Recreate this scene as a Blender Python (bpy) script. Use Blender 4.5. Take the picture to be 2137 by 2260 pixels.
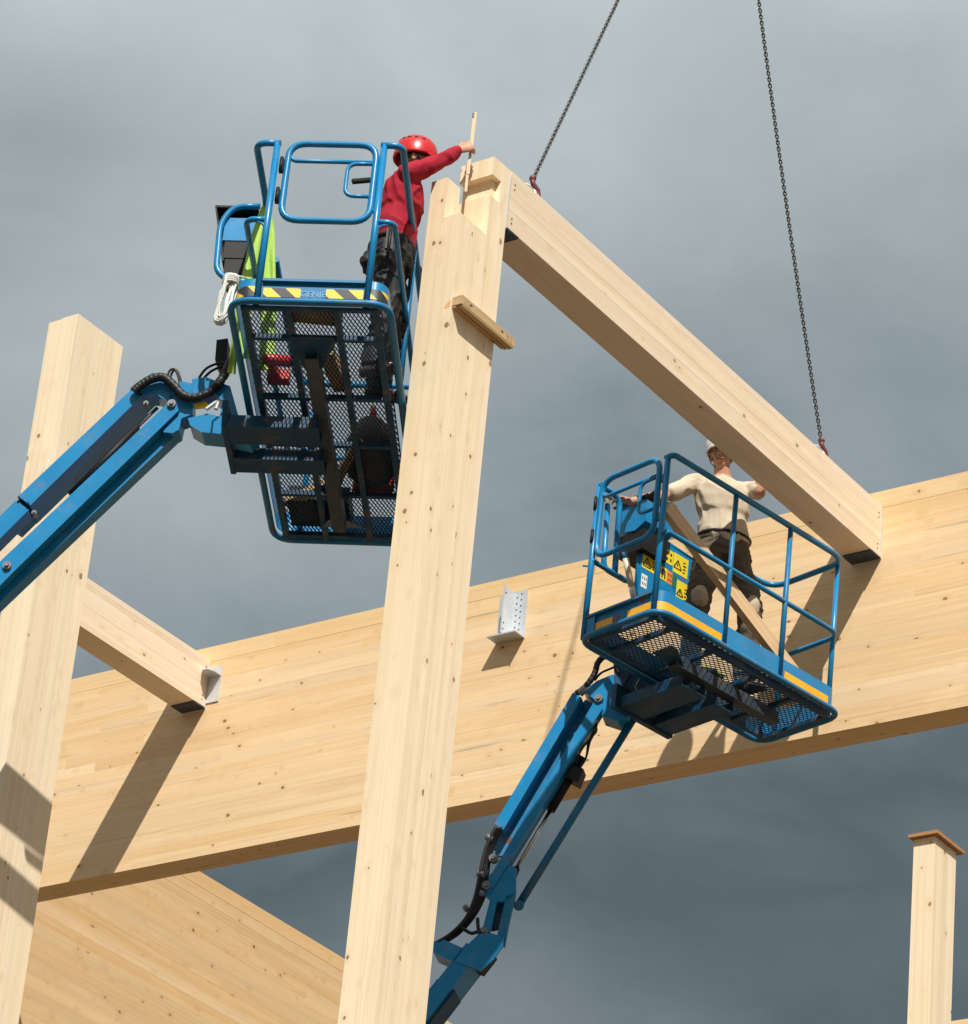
import bpy, math, random
from mathutils import Vector, Matrix, noise
random.seed(11)
R = math.radians
for o in list(bpy.data.objects): bpy.data.objects.remove(o)
scn = bpy.context.scene
C = scn.collection

# ------------------------------------------------------------------ camera
# world origin = camera; X along the long girder, Y across the bays, Z up; ground 1.6 m below
IW, IH, FPX = 2137.0, 2260.0, 8360.9            # photograph size and focal length in pixels
YAW, PIT, ROL = R(-36.7317), R(28.1838), R(5.6773)
FW = Vector((math.sin(YAW)*math.cos(PIT), math.cos(YAW)*math.cos(PIT), math.sin(PIT)))
r0 = FW.cross(Vector((0, 0, 1))).normalized(); u0 = r0.cross(FW)
RT = math.cos(ROL)*r0 + math.sin(ROL)*u0
UP = -math.sin(ROL)*r0 + math.cos(ROL)*u0
cam_d = bpy.data.cameras.new('camera'); cam = bpy.data.objects.new('camera', cam_d); C.objects.link(cam)
cam_d.sensor_fit = 'HORIZONTAL'; cam_d.sensor_width = 36.0; cam_d.lens = 36.0*FPX/IW
cam_d.clip_start = 0.5; cam_d.clip_end = 3000
m = Matrix((RT, UP, -FW)).transposed().to_4x4(); cam.matrix_world = m
scn.camera = cam

# ------------------------------------------------------------------ sky, sun, exposure
SUN = Vector((-0.545, 0.635, -1.0)).normalized()       # direction the light travels
w = bpy.data.worlds.new('World'); scn.world = w; w.use_nodes = True
nt = w.node_tree; nt.nodes.clear(); N = nt.nodes.new; L = nt.links.new
def mth(nt, op, a, b=None, c=None, clamp=False):
    n = nt.nodes.new('ShaderNodeMath'); n.operation = op; n.use_clamp = clamp
    for i, v in enumerate((a, b, c)):
        if v is None: continue
        if isinstance(v, (int, float)): n.inputs[i].default_value = v
        else: nt.links.new(v, n.inputs[i])
    return n.outputs[0]
def mixc(nt, f, a, b, bt='MIX'):
    n = nt.nodes.new('ShaderNodeMix'); n.data_type = 'RGBA'; n.blend_type = bt
    for s, v in ((n.inputs[0], f), (n.inputs[6], a), (n.inputs[7], b)):
        if isinstance(v, (int, float)): s.default_value = v
        elif isinstance(v, (tuple, list)): s.default_value = (*v[:3], 1)
        else: nt.links.new(v, s)
    return n.outputs[2]
def rampf(nt, f, stops, interp='LINEAR'):
    n = nt.nodes.new('ShaderNodeValToRGB'); cr = n.color_ramp; cr.interpolation = interp
    while len(cr.elements) < len(stops): cr.elements.new(0.5)
    for e, (p, c) in zip(cr.elements, stops):
        e.position = p; e.color = (c, c, c, 1) if isinstance(c, (int, float)) else (*c[:3], 1)
    nt.links.new(f, n.inputs[0]); return n.outputs[0]
def noisef(nt, vec, scale, detail=4, rough=0.55, dist=0.0):
    n = nt.nodes.new('ShaderNodeTexNoise'); n.inputs['Scale'].default_value = scale
    n.inputs['Detail'].default_value = detail; n.inputs['Roughness'].default_value = rough
    n.inputs['Distortion'].default_value = dist
    if vec is not None: nt.links.new(vec, n.inputs['Vector'])
    return n.outputs[0]
def vmul(nt, v, s, off=(0, 0, 0)):
    n = nt.nodes.new('ShaderNodeVectorMath'); n.operation = 'MULTIPLY_ADD'
    nt.links.new(v, n.inputs[0]); n.inputs[1].default_value = s; n.inputs[2].default_value = off
    return n.outputs[0]
sky = N('ShaderNodeTexSky'); sky.sky_type = 'NISHITA'; sky.sun_disc = False
sky.sun_elevation = math.asin(-SUN.z); sky.sun_rotation = math.atan2(-SUN.x, -SUN.y)
tc = N('ShaderNodeTexCoord')
sep = N('ShaderNodeSeparateXYZ'); L(tc.outputs['Generated'], sep.inputs[0])
# storm cloud: heavy and dark towards the horizon, thinner and paler overhead, broken up by soft noise
n1 = noisef(nt, vmul(nt, tc.outputs['Generated'], (1, 1, 1.9), (2.2, 6.1, 3.3)), 3.6, 3, 0.45, 0.3)
n2 = noisef(nt, vmul(nt, tc.outputs['Generated'], (1, 1, 1.5), (6.3, 7.2, 4.1)), 9.0, 6, 0.55, 0.35)
el = mth(nt, 'MULTIPLY_ADD', sep.outputs[2], 1.0, 0.012)
t = mth(nt, 'ADD', el, mth(nt, 'MULTIPLY', mth(nt, 'SUBTRACT', n1, 0.5), 0.23))
t = mth(nt, 'ADD', t, mth(nt, 'MULTIPLY', mth(nt, 'SUBTRACT', n2, 0.5), 0.17))
cl = rampf(nt, t, [(0.0, (1.75, 2.0, 2.1)), (0.33, (1.65, 1.92, 2.02)), (0.362, (1.12, 1.36, 1.45)), (0.395, (0.76, 0.97, 1.05)), (0.432, (1.25, 1.53, 1.63)), (0.475, (2.2, 2.6, 2.72)), (0.53, (3.1, 3.52, 3.62)), (0.61, (4.4, 4.8, 4.88)), (1.0, (4.4, 4.8, 4.88))])
out = mixc(nt, 0.93, sky.outputs[0], cl)
bg = N('ShaderNodeBackground'); bg.inputs[1].default_value = 0.10; L(out, bg.inputs[0])
ow = N('ShaderNodeOutputWorld'); L(bg.outputs[0], ow.inputs[0])
sd = bpy.data.lights.new('sun', 'SUN'); sd.energy = 4.6; sd.angle = R(0.53); sd.color = (1.0, 0.96, 0.89)
so = bpy.data.objects.new('sun', sd); C.objects.link(so)
so.rotation_euler = SUN.to_track_quat('-Z', 'Y').to_euler()
scn.view_settings.view_transform = 'Standard'; scn.view_settings.look = 'None'
scn.view_settings.exposure = 0.34; scn.view_settings.gamma = 1.0
scn.render.engine = 'CYCLES'

# ------------------------------------------------------------------ pixel -> place helpers
def ray(x, y): return FW + RT*((x-IW/2)/FPX) - UP*((y-IH/2)/FPX)
def on(p, ax, val):
    d = ray(*p); return d*(val/d[ax])
def on_plane(p, pt, n):
    d = ray(*p); return d*(pt.dot(n)/d.dot(n))

# ------------------------------------------------------------------ mesh helpers
WL = {}
def cubev(c, s):
    x, y, z = (v/2 for v in s)
    return [Vector((c[0]+a*x, c[1]+b*y, c[2]+d*z)) for d in (-1, 1) for a, b in ((-1, -1), (1, -1), (1, 1), (-1, 1))]
CF = [(0, 3, 2, 1), (4, 5, 6, 7), (0, 1, 5, 4), (1, 2, 6, 5), (2, 3, 7, 6), (3, 0, 4, 7)]
def link(name, me, parent, loc, mat=None):
    o = bpy.data.objects.new(name, me); C.objects.link(o)
    if mat is not None and not me.materials: me.materials.append(mat)
    WL[o] = Vector(loc)
    if parent is not None:
        o.parent = parent; o.location = Vector(loc) - WL[parent]
    else: o.location = loc
    return o
def tag(o, label=None, cat=None, group=None, kind=None):
    if label: o['label'] = label
    if cat: o['category'] = cat
    if group: o['group'] = group
    if kind: o['kind'] = kind
    return o
def thing(name, loc, label, cat, group=None):
    o = bpy.data.objects.new(name, None); C.objects.link(o); o.location = loc; WL[o] = Vector(loc)
    o.empty_display_size = 0.2
    return tag(o, label, cat, group)
def fil(pts, rad, n=5, closed=False):
    """round the corners of a poly-line"""
    pts = [Vector(p) for p in pts]; out = []; m = len(pts)
    for i, p in enumerate(pts):
        if not closed and i in (0, m-1): out.append(p); continue
        a = pts[(i-1) % m]; b = pts[(i+1) % m]
        rr = min(rad, (a-p).length*0.49, (b-p).length*0.49)
        s = p+(a-p).normalized()*rr; e = p+(b-p).normalized()*rr
        for k in range(n+1):
            t = k/n; out.append(s.lerp(p, t).lerp(p.lerp(e, t), t))
    return out
class MB:
    def __init__(s, M=None): s.v = []; s.f = []; s.sm = []; s.M = M
    def add(s, vs, fs, smooth=False):
        b = len(s.v)
        s.v += [(s.M @ Vector(v)) if s.M else Vector(v) for v in vs]
        s.f += [tuple(i+b for i in f) for f in fs]; s.sm += [smooth]*len(fs); return s
    def box(s, c, size, rot=None):
        vs = cubev((0, 0, 0), size)
        if rot is not None: vs = [rot @ v for v in vs]
        return s.add([v+Vector(c) for v in vs], CF)
    def span(s, a, b):
        return s.box([(x+y)/2 for x, y in zip(a, b)], [abs(y-x) for x, y in zip(a, b)])
    def bar(s, a, b, wd, ht, up=(0, 0, 1)):
        a = Vector(a); b = Vector(b); d = (b-a).normalized(); side = d.cross(Vector(up)).normalized(); u = side.cross(d)
        vs = []
        for p in (a, b):
            for x, y in ((-1, -1), (1, -1), (1, 1), (-1, 1)): vs.append(p+side*(x*wd/2)+u*(y*ht/2))
        return s.add(vs, CF)
    def prism(s, poly, ext):
        n = len(poly); poly = [Vector(p) for p in poly]; ext = Vector(ext)
        vs = poly+[p+ext for p in poly]
        fs = [tuple(range(n-1, -1, -1)), tuple(range(n, 2*n))]+[(i, (i+1) % n, n+(i+1) % n, n+i) for i in range(n)]
        return s.add(vs, fs)
    def tube(s, pts, r, seg=10, closed=False, rf=None):
        pts = [Vector(p) for p in pts]; n = len(pts); vs = []; fs = []; nrm = None
        for i, p in enumerate(pts):
            if closed: d = pts[(i+1) % n]-pts[i-1]
            else: d = pts[min(i+1, n-1)]-pts[max(i-1, 0)]
            d.normalize()
            if nrm is None:
                nrm = d.orthogonal().normalized()
            nrm = (nrm-d*nrm.dot(d)).normalized(); bn = d.cross(nrm)
            rr = r if rf is None else r*rf(i/(n-1))
            for k in range(seg):
                a = 2*math.pi*k/seg; vs.append(p+nrm*(math.cos(a)*rr)+bn*(math.sin(a)*rr))
        for i in range(n if closed else n-1):
            j = (i+1) % n
            for k in range(seg): fs.append((i*seg+k, i*seg+(k+1) % seg, j*seg+(k+1) % seg, j*seg+k))
        s.add(vs, fs, True)
        if not closed:
            b = len(s.v)-n*seg
            s.f += [tuple(b+k for k in range(seg-1, -1, -1)), tuple(b+(n-1)*seg+k for k in range(seg))]; s.sm += [False, False]
        return s
    def loft(s, rings, seg=20):
        vs = []; fs = []; n = len(rings)
        for c, ax, ay in rings:
            c, ax, ay = Vector(c), Vector(ax), Vector(ay)
            for k in range(seg):
                a = 2*math.pi*k/seg; vs.append(c+ax*math.cos(a)+ay*math.sin(a))
        for i in range(n-1):
            for k in range(seg): fs.append((i*seg+k, i*seg+(k+1) % seg, (i+1)*seg+(k+1) % seg, (i+1)*seg+k))
        fs += [tuple(range(seg-1, -1, -1)), tuple((n-1)*seg+k for k in range(seg))]
        return s.add(vs, fs, True)
    def ball(s, c, rx, ry=None, rz=None, rot=None, seg=16, rg=10):
        ry = rx if ry is None else ry; rz = rx if rz is None else rz
        vs = [Vector((0, 0, -rz))]; fs = []
        for i in range(1, rg):
            ph = -math.pi/2+math.pi*i/rg
            for k in range(seg):
                a = 2*math.pi*k/seg; vs.append(Vector((rx*math.cos(ph)*math.cos(a), ry*math.cos(ph)*math.sin(a), rz*math.sin(ph))))
        vs.append(Vector((0, 0, rz)))
        for k in range(seg): fs.append((0, 1+(k+1) % seg, 1+k))
        for i in range(rg-2):
            for k in range(seg):
                a = 1+i*seg; fs.append((a+k, a+(k+1) % seg, a+seg+(k+1) % seg, a+seg+k))
        t = len(vs)-1; a = 1+(rg-2)*seg
        for k in range(seg): fs.append((a+k, a+(k+1) % seg, t))
        if rot is not None: vs = [rot @ v for v in vs]
        return s.add([v+Vector(c) for v in vs], fs, True)
    def capsule(s, a, b, ra, rb=None, seg=12):
        a = Vector(a); b = Vector(b); rb = ra if rb is None else rb
        d = (b-a).normalized(); x = d.orthogonal().normalized(); y = d.cross(x); rings = []
        for t in (-1, -.85, -.5): q = math.sqrt(max(1-t*t, .0004)); rings.append((a+d*(t*ra), x*(ra*q), y*(ra*q)))
        rings += [(a, x*ra, y*ra), (b, x*rb, y*rb)]
        for t in (.5, .85, 1): q = math.sqrt(max(1-t*t, .0004)); rings.append((b+d*(t*rb), x*(rb*q), y*(rb*q)))
        return s.loft(rings, seg)
    def mesh(s, name):
        lo = Vector([min(v[i] for v in s.v) for i in range(3)]); hi = Vector([max(v[i] for v in s.v) for i in range(3)])
        c = (lo+hi)/2
        me = bpy.data.meshes.new(name); me.from_pydata([v-c for v in s.v], [], s.f)
        me.polygons.foreach_set('use_smooth', s.sm); me.update()
        return me, c
    def build(s, name, mat, parent=None, label=None, cat=None, group=None, kind=None):
        me, c = s.mesh(name); o = link(name, me, parent, c, mat)
        return tag(o, label, cat, group, kind)
BOXC = {}
def board(name, lo, hi, mat, parent):
    """an axis-aligned board whose mesh is shared by boards of the same size and material"""
    size = tuple(round(b-a, 4) for a, b in zip(lo, hi)); key = (size, mat.name)
    if key not in BOXC:
        me = bpy.data.meshes.new(name); me.from_pydata(cubev((0, 0, 0), size), [], CF); me.update(); me.materials.append(mat); BOXC[key] = me
    return link(name, BOXC[key], parent, [(a+b)/2 for a, b in zip(lo, hi)])

# ------------------------------------------------------------------ materials
def newmat(name):
    mt = bpy.data.materials.new(name); mt.use_nodes = True; nt = mt.node_tree
    return mt, nt, nt.nodes['Principled BSDF']
def objco(nt, axis=0, rnd=True):
    """object coordinates with the grain direction first, shifted per object"""
    tcn = nt.nodes.new('ShaderNodeTexCoord'); s = nt.nodes.new('ShaderNodeSeparateXYZ'); nt.links.new(tcn.outputs['Object'], s.inputs[0])
    c = nt.nodes.new('ShaderNodeCombineXYZ'); order = {0: (0, 1, 2), 1: (1, 0, 2), 2: (2, 0, 1)}[axis]
    for i, k in enumerate(order): nt.links.new(s.outputs[k], c.inputs[i])
    if not rnd: return c.outputs[0], None
    oi = nt.nodes.new('ShaderNodeObjectInfo')
    cv = nt.nodes.new('ShaderNodeCombineXYZ')
    for i, k in enumerate((37.0, 91.0, 53.0)): nt.links.new(mth(nt, 'MULTIPLY', oi.outputs['Random'], k), cv.inputs[i])
    a = nt.nodes.new('ShaderNodeVectorMath'); a.operation = 'ADD'; nt.links.new(c.outputs[0], a.inputs[0]); nt.links.new(cv.outputs[0], a.inputs[1])
    return a.outputs[0], oi.outputs['Random']
def wood(name, axis, light, mid, dark, knot=1.0, tone=0.10, stain=0.0, band=10.0, kr=0.0128):
    mt, nt, P = newmat(name); v, rn = objco(nt, axis)
    # knots
    ks = 7.4
    kv = nt.nodes.new('ShaderNodeTexVoronoi'); kv.inputs['Scale'].default_value = ks
    wob = noisef(nt, v, 9, 2)
    vw = nt.nodes.new('ShaderNodeVectorMath'); vw.operation = 'ADD'; nt.links.new(vmul(nt, v, (0.8, 1, 1)), vw.inputs[0])
    cw = nt.nodes.new('ShaderNodeCombineXYZ')
    for i in range(3): nt.links.new(mth(nt, 'MULTIPLY', wob, 0.02), cw.inputs[i])
    nt.links.new(cw.outputs[0], vw.inputs[1]); nt.links.new(vw.outputs[0], kv.inputs['Vector'])
    d = kv.outputs['Distance']; sc = nt.nodes.new('ShaderNodeSeparateColor'); nt.links.new(kv.outputs['Color'], sc.inputs[0])
    rad = mth(nt, 'MULTIPLY_ADD', sc.outputs[0], kr*ks*1.1, kr*ks*0.35)
    kd = mth(nt, 'DIVIDE', d, rad)                          # 1 at the knot's rim
    core = rampf(nt, kd, [(0.0, 1), (0.55, 0.8), (0.86, 1.0), (1.0, 0.0)])
    sel = mth(nt, 'LESS_THAN', sc.outputs[1], 1.0*knot)
    core = mth(nt, 'MULTIPLY', core, sel)
    halo = mth(nt, 'MULTIPLY', rampf(nt, mth(nt, 'MULTIPLY', kd, 0.25), [(0.0, 1), (0.25, 0.75), (1.0, 0.0)]), sel)
    # grain lines that swing round the knots
    off = nt.nodes.new('ShaderNodeCombineXYZ'); nt.links.new(mth(nt, 'MULTIPLY', halo, 0.02), off.inputs[1]); nt.links.new(mth(nt, 'MULTIPLY', halo, 0.02), off.inputs[2])
    g = nt.nodes.new('ShaderNodeVectorMath'); g.operation = 'ADD'; nt.links.new(v, g.inputs[0]); nt.links.new(off.outputs[0], g.inputs[1]); g = g.outputs[0]
    fib = noisef(nt, vmul(nt, g, (1.6, 120, 120)), 1.0, 3, 0.6)
    rings = noisef(nt, vmul(nt, g, (0.35, 34, 34)), 1.0, 2, 0.5, 0.4)
    broad = noisef(nt, vmul(nt, g, (0.16, band, band)), 1.0, 2, 0.5)
    patch = noisef(nt, vmul(nt, g, (1.6, 5, 5)), 1.0, 3, 0.5)
    c = mixc(nt, rampf(nt, broad, [(0.30, 0), (0.70, 1)]), light, mid)
    c = mixc(nt, mth(nt, 'MULTIPLY', rampf(nt, rings, [(0.50, 0), (0.60, 1), (0.64, 0.2)]), 0.30), c, dark)
    c = mixc(nt, mth(nt, 'MULTIPLY', rampf(nt, fib, [(0.5, 0), (0.72, 1)]), 0.20), c, dark)
    c = mixc(nt, mth(nt, 'MULTIPLY', rampf(nt, patch, [(0.54, 0), (0.76, 1)]), 0.45), c, [x*1.10 for x in light])
    if stain:
        st = noisef(nt, vmul(nt, v, (0.55, 16, 16), (4, 9, 2)), 1.0, 3, 0.55)
        c = mixc(nt, mth(nt, 'MULTIPLY', rampf(nt, st, [(0.66, 0), (0.76, 1)]), stain), c, (0.33, 0.27, 0.20))
    c = mixc(nt, mth(nt, 'MULTIPLY', halo, 0.30), c, [dark[0]*1.0, dark[1]*0.92, dark[2]*0.8])
    c = mixc(nt, mth(nt, 'MULTIPLY', core, 0.86), c, mixc(nt, sc.outputs[2], (0.30, 0.15, 0.055), (0.085, 0.040, 0.018)))
    tn = mth(nt, 'MULTIPLY_ADD', rn, tone*2, 1.0-tone)
    hs = nt.nodes.new('ShaderNodeHueSaturation'); nt.links.new(c, hs.inputs['Color']); nt.links.new(tn, hs.inputs['Value'])
    nt.links.new(mth(nt, 'MULTIPLY_ADD', mth(nt, 'FRACT', mth(nt, 'MULTIPLY', rn, 7.3)), 0.16, 0.92), hs.inputs['Saturation'])
    nt.links.new(hs.outputs[0], P.inputs['Base Color']); P.inputs['Roughness'].default_value = 0.62
    P.inputs['Specular IOR Level'].default_value = 0.3
    b = nt.nodes.new('ShaderNodeBump'); b.inputs['Strength'].default_value = 0.25; b.inputs['Distance'].default_value = 0.002
    nt.links.new(mth(nt, 'SUBTRACT', fib, mth(nt, 'MULTIPLY', core, 0.8)), b.inputs['Height']); nt.links.new(b.outputs[0], P.inputs['Normal'])
    return mt
PALE = ((0.87, 0.735, 0.535), (0.825, 0.67, 0.455), (0.66, 0.48, 0.285))
GOLD = ((0.80, 0.595, 0.36), (0.735, 0.515, 0.285), (0.57, 0.365, 0.175))
W_COL = wood('spruce_column', 2, *PALE, knot=1.0, tone=0.05)
W_JOI = wood('spruce_joist', 1, *((0.83, 0.69, 0.515), (0.78, 0.62, 0.44), (0.63, 0.45, 0.28)), knot=0.55, tone=0.05, band=5)
W_GIR = wood('spruce_girder', 0, *GOLD, knot=1.0, tone=0.032, stain=0.85, band=7, kr=0.0118)
W_CAP = wood('spruce_cap', 0, (0.76, 0.545, 0.285), (0.71, 0.49, 0.245), (0.55, 0.345, 0.15), knot=0.5, tone=0.03, band=5)
W_WAL = wood('spruce_wall', 1, (0.71, 0.50, 0.275), (0.64, 0.425, 0.21), (0.48, 0.29, 0.125), knot=0.8, tone=0.04, band=6)
W_OLD = wood('weathered_lumber', 0, (0.52, 0.36, 0.185), (0.45, 0.295, 0.14), (0.27, 0.16, 0.07), knot=0.7, tone=0.05, band=14)
W_PLK = wood('sawn_plank', 0, (0.66, 0.46, 0.26), (0.58, 0.385, 0.20), (0.40, 0.24, 0.11), knot=0.6, tone=0.05, band=14)
W_PLY = wood('brown_plywood', 0, (0.46, 0.24, 0.11), (0.40, 0.20, 0.085), (0.26, 0.12, 0.05), knot=0.0, tone=0.05)
def paint(name, col, rough=0.36, wear=0.5, rust=(0.16, 0.075, 0.035), spec=0.5, var=0.12, metal=0.0):
    mt, nt, P = newmat(name)
    tcn = nt.nodes.new('ShaderNodeTexCoord'); v = tcn.outputs['Object']
    a = noisef(nt, v, 3.0, 4, 0.6); bsp = noisef(nt, v, 34.0, 5, 0.7); c2 = noisef(nt, v, 7.0, 3, 0.6)
    c = mixc(nt, rampf(nt, a, [(0.3, 0), (0.7, 1)]), [x*(1-var) for x in col], [min(1, x*(1+var)) for x in col])
    dust = mth(nt, 'MULTIPLY', rampf(nt, c2, [(0.50, 0), (0.80, 1)]), 0.18*wear)
    c = mixc(nt, dust, c, (0.30, 0.29, 0.26))
    msk = mth(nt, 'MULTIPLY', rampf(nt, mth(nt, 'MULTIPLY_ADD', bsp, 0.6, mth(nt, 'MULTIPLY', c2, 0.5)), [(0.635, 0), (0.68, 1)]), wear, clamp=True)
    c = mixc(nt, msk, c, rust)
    nt.links.new(c, P.inputs['Base Color'])
    nt.links.new(mth(nt, 'MULTIPLY_ADD', mth(nt, 'MAXIMUM', msk, dust), 0.45, rough, clamp=True), P.inputs['Roughness'])
    P.inputs['Specular IOR Level'].default_value = spec; P.inputs['Metallic'].default_value = metal
    bm = nt.nodes.new('ShaderNodeBump'); bm.inputs['Strength'].default_value = 0.12; bm.inputs['Distance'].default_value = 0.002
    nt.links.new(bsp, bm.inputs['Height']); nt.links.new(bm.outputs[0], P.inputs['Normal'])
    return mt
BLUE = paint('lift_blue_paint', (0.004, 0.195, 0.425), 0.32, 0.5, spec=0.4)
BLUE_W = paint('lift_blue_paint_worn', (0.005, 0.150, 0.330), 0.44, 1.2, spec=0.35)
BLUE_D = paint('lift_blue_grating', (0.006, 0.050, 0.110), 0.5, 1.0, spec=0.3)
STEEL_R = paint('rusty_channel_steel', (0.030, 0.048, 0.066), 0.55, 1.0, (0.10, 0.045, 0.022))
GALV = paint('galvanised_steel', (0.60, 0.63, 0.66), 0.40, 0.25, (0.42, 0.44, 0.45), metal=0.35, var=0.18)
PIN = paint('oily_pin_steel', (0.20, 0.20, 0.20), 0.4, 0.5, (0.10, 0.08, 0.06), metal=0.7)
CHROME = paint('chromed_rod', (0.55, 0.55, 0.55), 0.18, 0.0, metal=1.0, var=0.03)
CHAIN = paint('oiled_chain_steel', (0.085, 0.088, 0.088), 0.38, 0.3, (0.07, 0.05, 0.04), metal=0.6)
HOOKR = paint('red_hook_paint', (0.13, 0.022, 0.020), 0.5, 1.0, (0.10, 0.06, 0.05))
BLACK = paint('black_plastic', (0.010, 0.010, 0.011), 0.55, 0.06, (0.04, 0.04, 0.04), spec=0.25)
RUBBER = paint('black_hose_rubber', (0.010, 0.010, 0.011), 0.48, 0.06, (0.05, 0.05, 0.05), spec=0.35)
YELLOW = paint('yellow_tape', (0.80, 0.40, 0.012), 0.5, 0.35, (0.35, 0.22, 0.08))
DECAL = paint('yellow_decal', (0.80, 0.62, 0.03), 0.45, 0.1)
DECAL_O = paint('orange_decal', (0.80, 0.22, 0.06), 0.45, 0.1)
DECAL_G = paint('green_decal', (0.02, 0.16, 0.07), 0.45, 0.1)
DECAL_W = paint('white_decal', (0.75, 0.75, 0.74), 0.45, 0.1)
INK = paint('black_ink', (0.012, 0.012, 0.012), 0.5, 0.0)
CREAM = paint('cream_hose', (0.66, 0.58, 0.46), 0.6, 0.3, (0.4, 0.33, 0.25))
REDP = paint('red_plastic', (0.55, 0.02, 0.02), 0.4, 0.2, (0.2, 0.05, 0.04))
def plain(name, col, rough=0.7, nz=20.0, var=0.2, bump=0.0, sss=0.0):
    mt, nt, P = newmat(name); tcn = nt.nodes.new('ShaderNodeTexCoord'); a = noisef(nt, tcn.outputs['Object'], nz, 4, 0.6)
    nt.links.new(mixc(nt, a, [x*(1-var) for x in col], [min(1, x*(1+var)) for x in col]), P.inputs['Base Color'])
    P.inputs['Roughness'].default_value = rough; P.inputs['Specular IOR Level'].default_value = 0.25
    if sss: P.inputs['Subsurface Weight'].default_value = sss; P.inputs['Subsurface Radius'].default_value = (0.02, 0.008, 0.004)
    if bump:
        b = nt.nodes.new('ShaderNodeBump'); b.inputs['Strength'].default_value = bump; b.inputs['Distance'].default_value = 0.004
        nt.links.new(a, b.inputs['Height']); nt.links.new(b.outputs[0], P.inputs['Normal'])
    return mt
SKIN = plain('skin', (0.50, 0.265, 0.175), 0.5, 30, 0.15, 0, 0.06)
HAIR = plain('dark_hair', (0.05, 0.035, 0.025), 0.7, 80, 0.4)
RED = plain('red_cotton', (0.33, 0.010, 0.026), 0.85, 60, 0.18, 0.3)
BEIGE = plain('beige_cotton', (0.53, 0.44, 0.325), 0.85, 60, 0.10, 0.2)
TROUB = plain('black_work_cloth', (0.022, 0.022, 0.024), 0.6, 40, 0.35, 0.3)
TROUK = plain('brown_work_cloth', (0.11, 0.085, 0.058), 0.8, 30, 0.25, 0.3)
PAD = plain('beige_knee_pad', (0.46, 0.37, 0.26), 0.85, 30, 0.2, 0.3)
LEATHER = plain('black_leather', (0.02, 0.018, 0.016), 0.45, 40, 0.3)
BOOT = plain('boot_leather', (0.10, 0.055, 0.035), 0.7, 30, 0.3)
HELR = paint('red_helmet_shell', (0.50, 0.014, 0.016), 0.30, 0.5, (0.24, 0.02, 0.02), spec=0.4)
HELW = paint('white_helmet_shell', (0.70, 0.69, 0.66), 0.35, 0.1)
SLING = plain('lime_green_webbing', (0.36, 0.56, 0.11), 0.75, 90, 0.25, 0.3)
ROPE = plain('white_rope', (0.66, 0.67, 0.62), 0.85, 140, 0.35, 0.4)
GROUND = plain('site_gravel', (0.115, 0.078, 0.045), 0.95, 0.6, 0.2)
LENS = paint('dark_lens', (0.01, 0.01, 0.012), 0.1, 0.0)
def hazard(name):
    mt, nt, P = newmat(name); tcn = nt.nodes.new('ShaderNodeTexCoord'); s = nt.nodes.new('ShaderNodeSeparateXYZ'); nt.links.new(tcn.outputs['Object'], s.inputs[0])
    q = mth(nt, 'ADD', mth(nt, 'MULTIPLY', s.outputs[0], 0.62), mth(nt, 'MULTIPLY', s.outputs[1], 0.36))
    q = mth(nt, 'MULTIPLY_ADD', s.outputs[2], 0.75, q)
    st = mth(nt, 'GREATER_THAN', mth(nt, 'FRACT', mth(nt, 'MULTIPLY_ADD', q, 8.2, 0.2)), 0.5)
    w_ = noisef(nt, tcn.outputs['Object'], 40, 4, 0.7)
    c = mixc(nt, st, (0.02, 0.02, 0.022), (0.78, 0.52, 0.02))
    c = mixc(nt, mth(nt, 'MULTIPLY', rampf(nt, w_, [(0.6, 0), (0.72, 1)]), 0.5), c, (0.10, 0.12, 0.14))
    nt.links.new(c, P.inputs['Base Color']); P.inputs['Roughness'].default_value = 0.5
    return mt
HAZ = hazard('hazard_stripe_tape')

# ================================================================== SETTING
g = MB(); GZ = -1.6
gn = 24; ext = 900.0
vs = [(-ext+2*ext*i/gn, -ext+2*ext*j/gn, GZ) for j in range(gn+1) for i in range(gn+1)]
g.add(vs, [(j*(gn+1)+i, j*(gn+1)+i+1, (j+1)*(gn+1)+i+1, (j+1)*(gn+1)+i) for j in range(gn) for i in range(gn)])
g.build('ground', GROUND, kind='structure')

XC, YC, CW, CD = -11.7244, 15.1841, 0.2454, 0.4570      # near column: +X face, front face, width, depth
BAY = 3.0
ZJT, ZJB = 12.866, 12.459                               # joist top and bottom
YB, BT = 20.378, 0.236                                  # girder front face, thickness
ZGT, ZGS, ZGB = 12.996, 12.856, 11.172                  # girder top, cap seam, bottom
NL = 10; LD = CD/NL
# ------------------------------------------------------------------ near column with its forked head
col = thing('timber_column', (XC-CW/2, YC+CD/2, GZ), 'pale laminated timber column with forked notched top in the middle of the picture', 'column', 'laminated timber columns')
ZA, ZL = 12.581, 12.290
for i in range(NL):
    y0, y1 = YC+i*LD, YC+(i+1)*LD
    j = random.uniform(-0.0004, 0.0004); mb = MB()
    x0, x1 = XC-CW, XC+j
    if i < 3:
        mb.span((x0, y0, GZ), (x1, y1, ZL)); mb.span((x0, y0, ZL), (XC-0.128, y1, ZA))
    elif i < 6:
        mb.span((x0, y0, GZ), (x1, y1, ZL))
    else:
        if i == 6:
            mb.span((x0, y0, GZ), (x1, y1, 12.578)); mb.span((x0, y0, 12.729), (x1, y1, 12.860))
        else:
            cut = 0.036 if i < 8 else 0.0
            if cut: mb.span((x0, y0, GZ), (x1, y1, 12.578)); mb.span((x0, y0, 12.578), (x1-cut, y1, 12.729)); mb.span((x0, y0, 12.729), (x1, y1, 12.860))
            else: mb.span((x0, y0, GZ), (x1, y1, 12.860))
    mb.build('lamella', W_COL, col)
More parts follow.
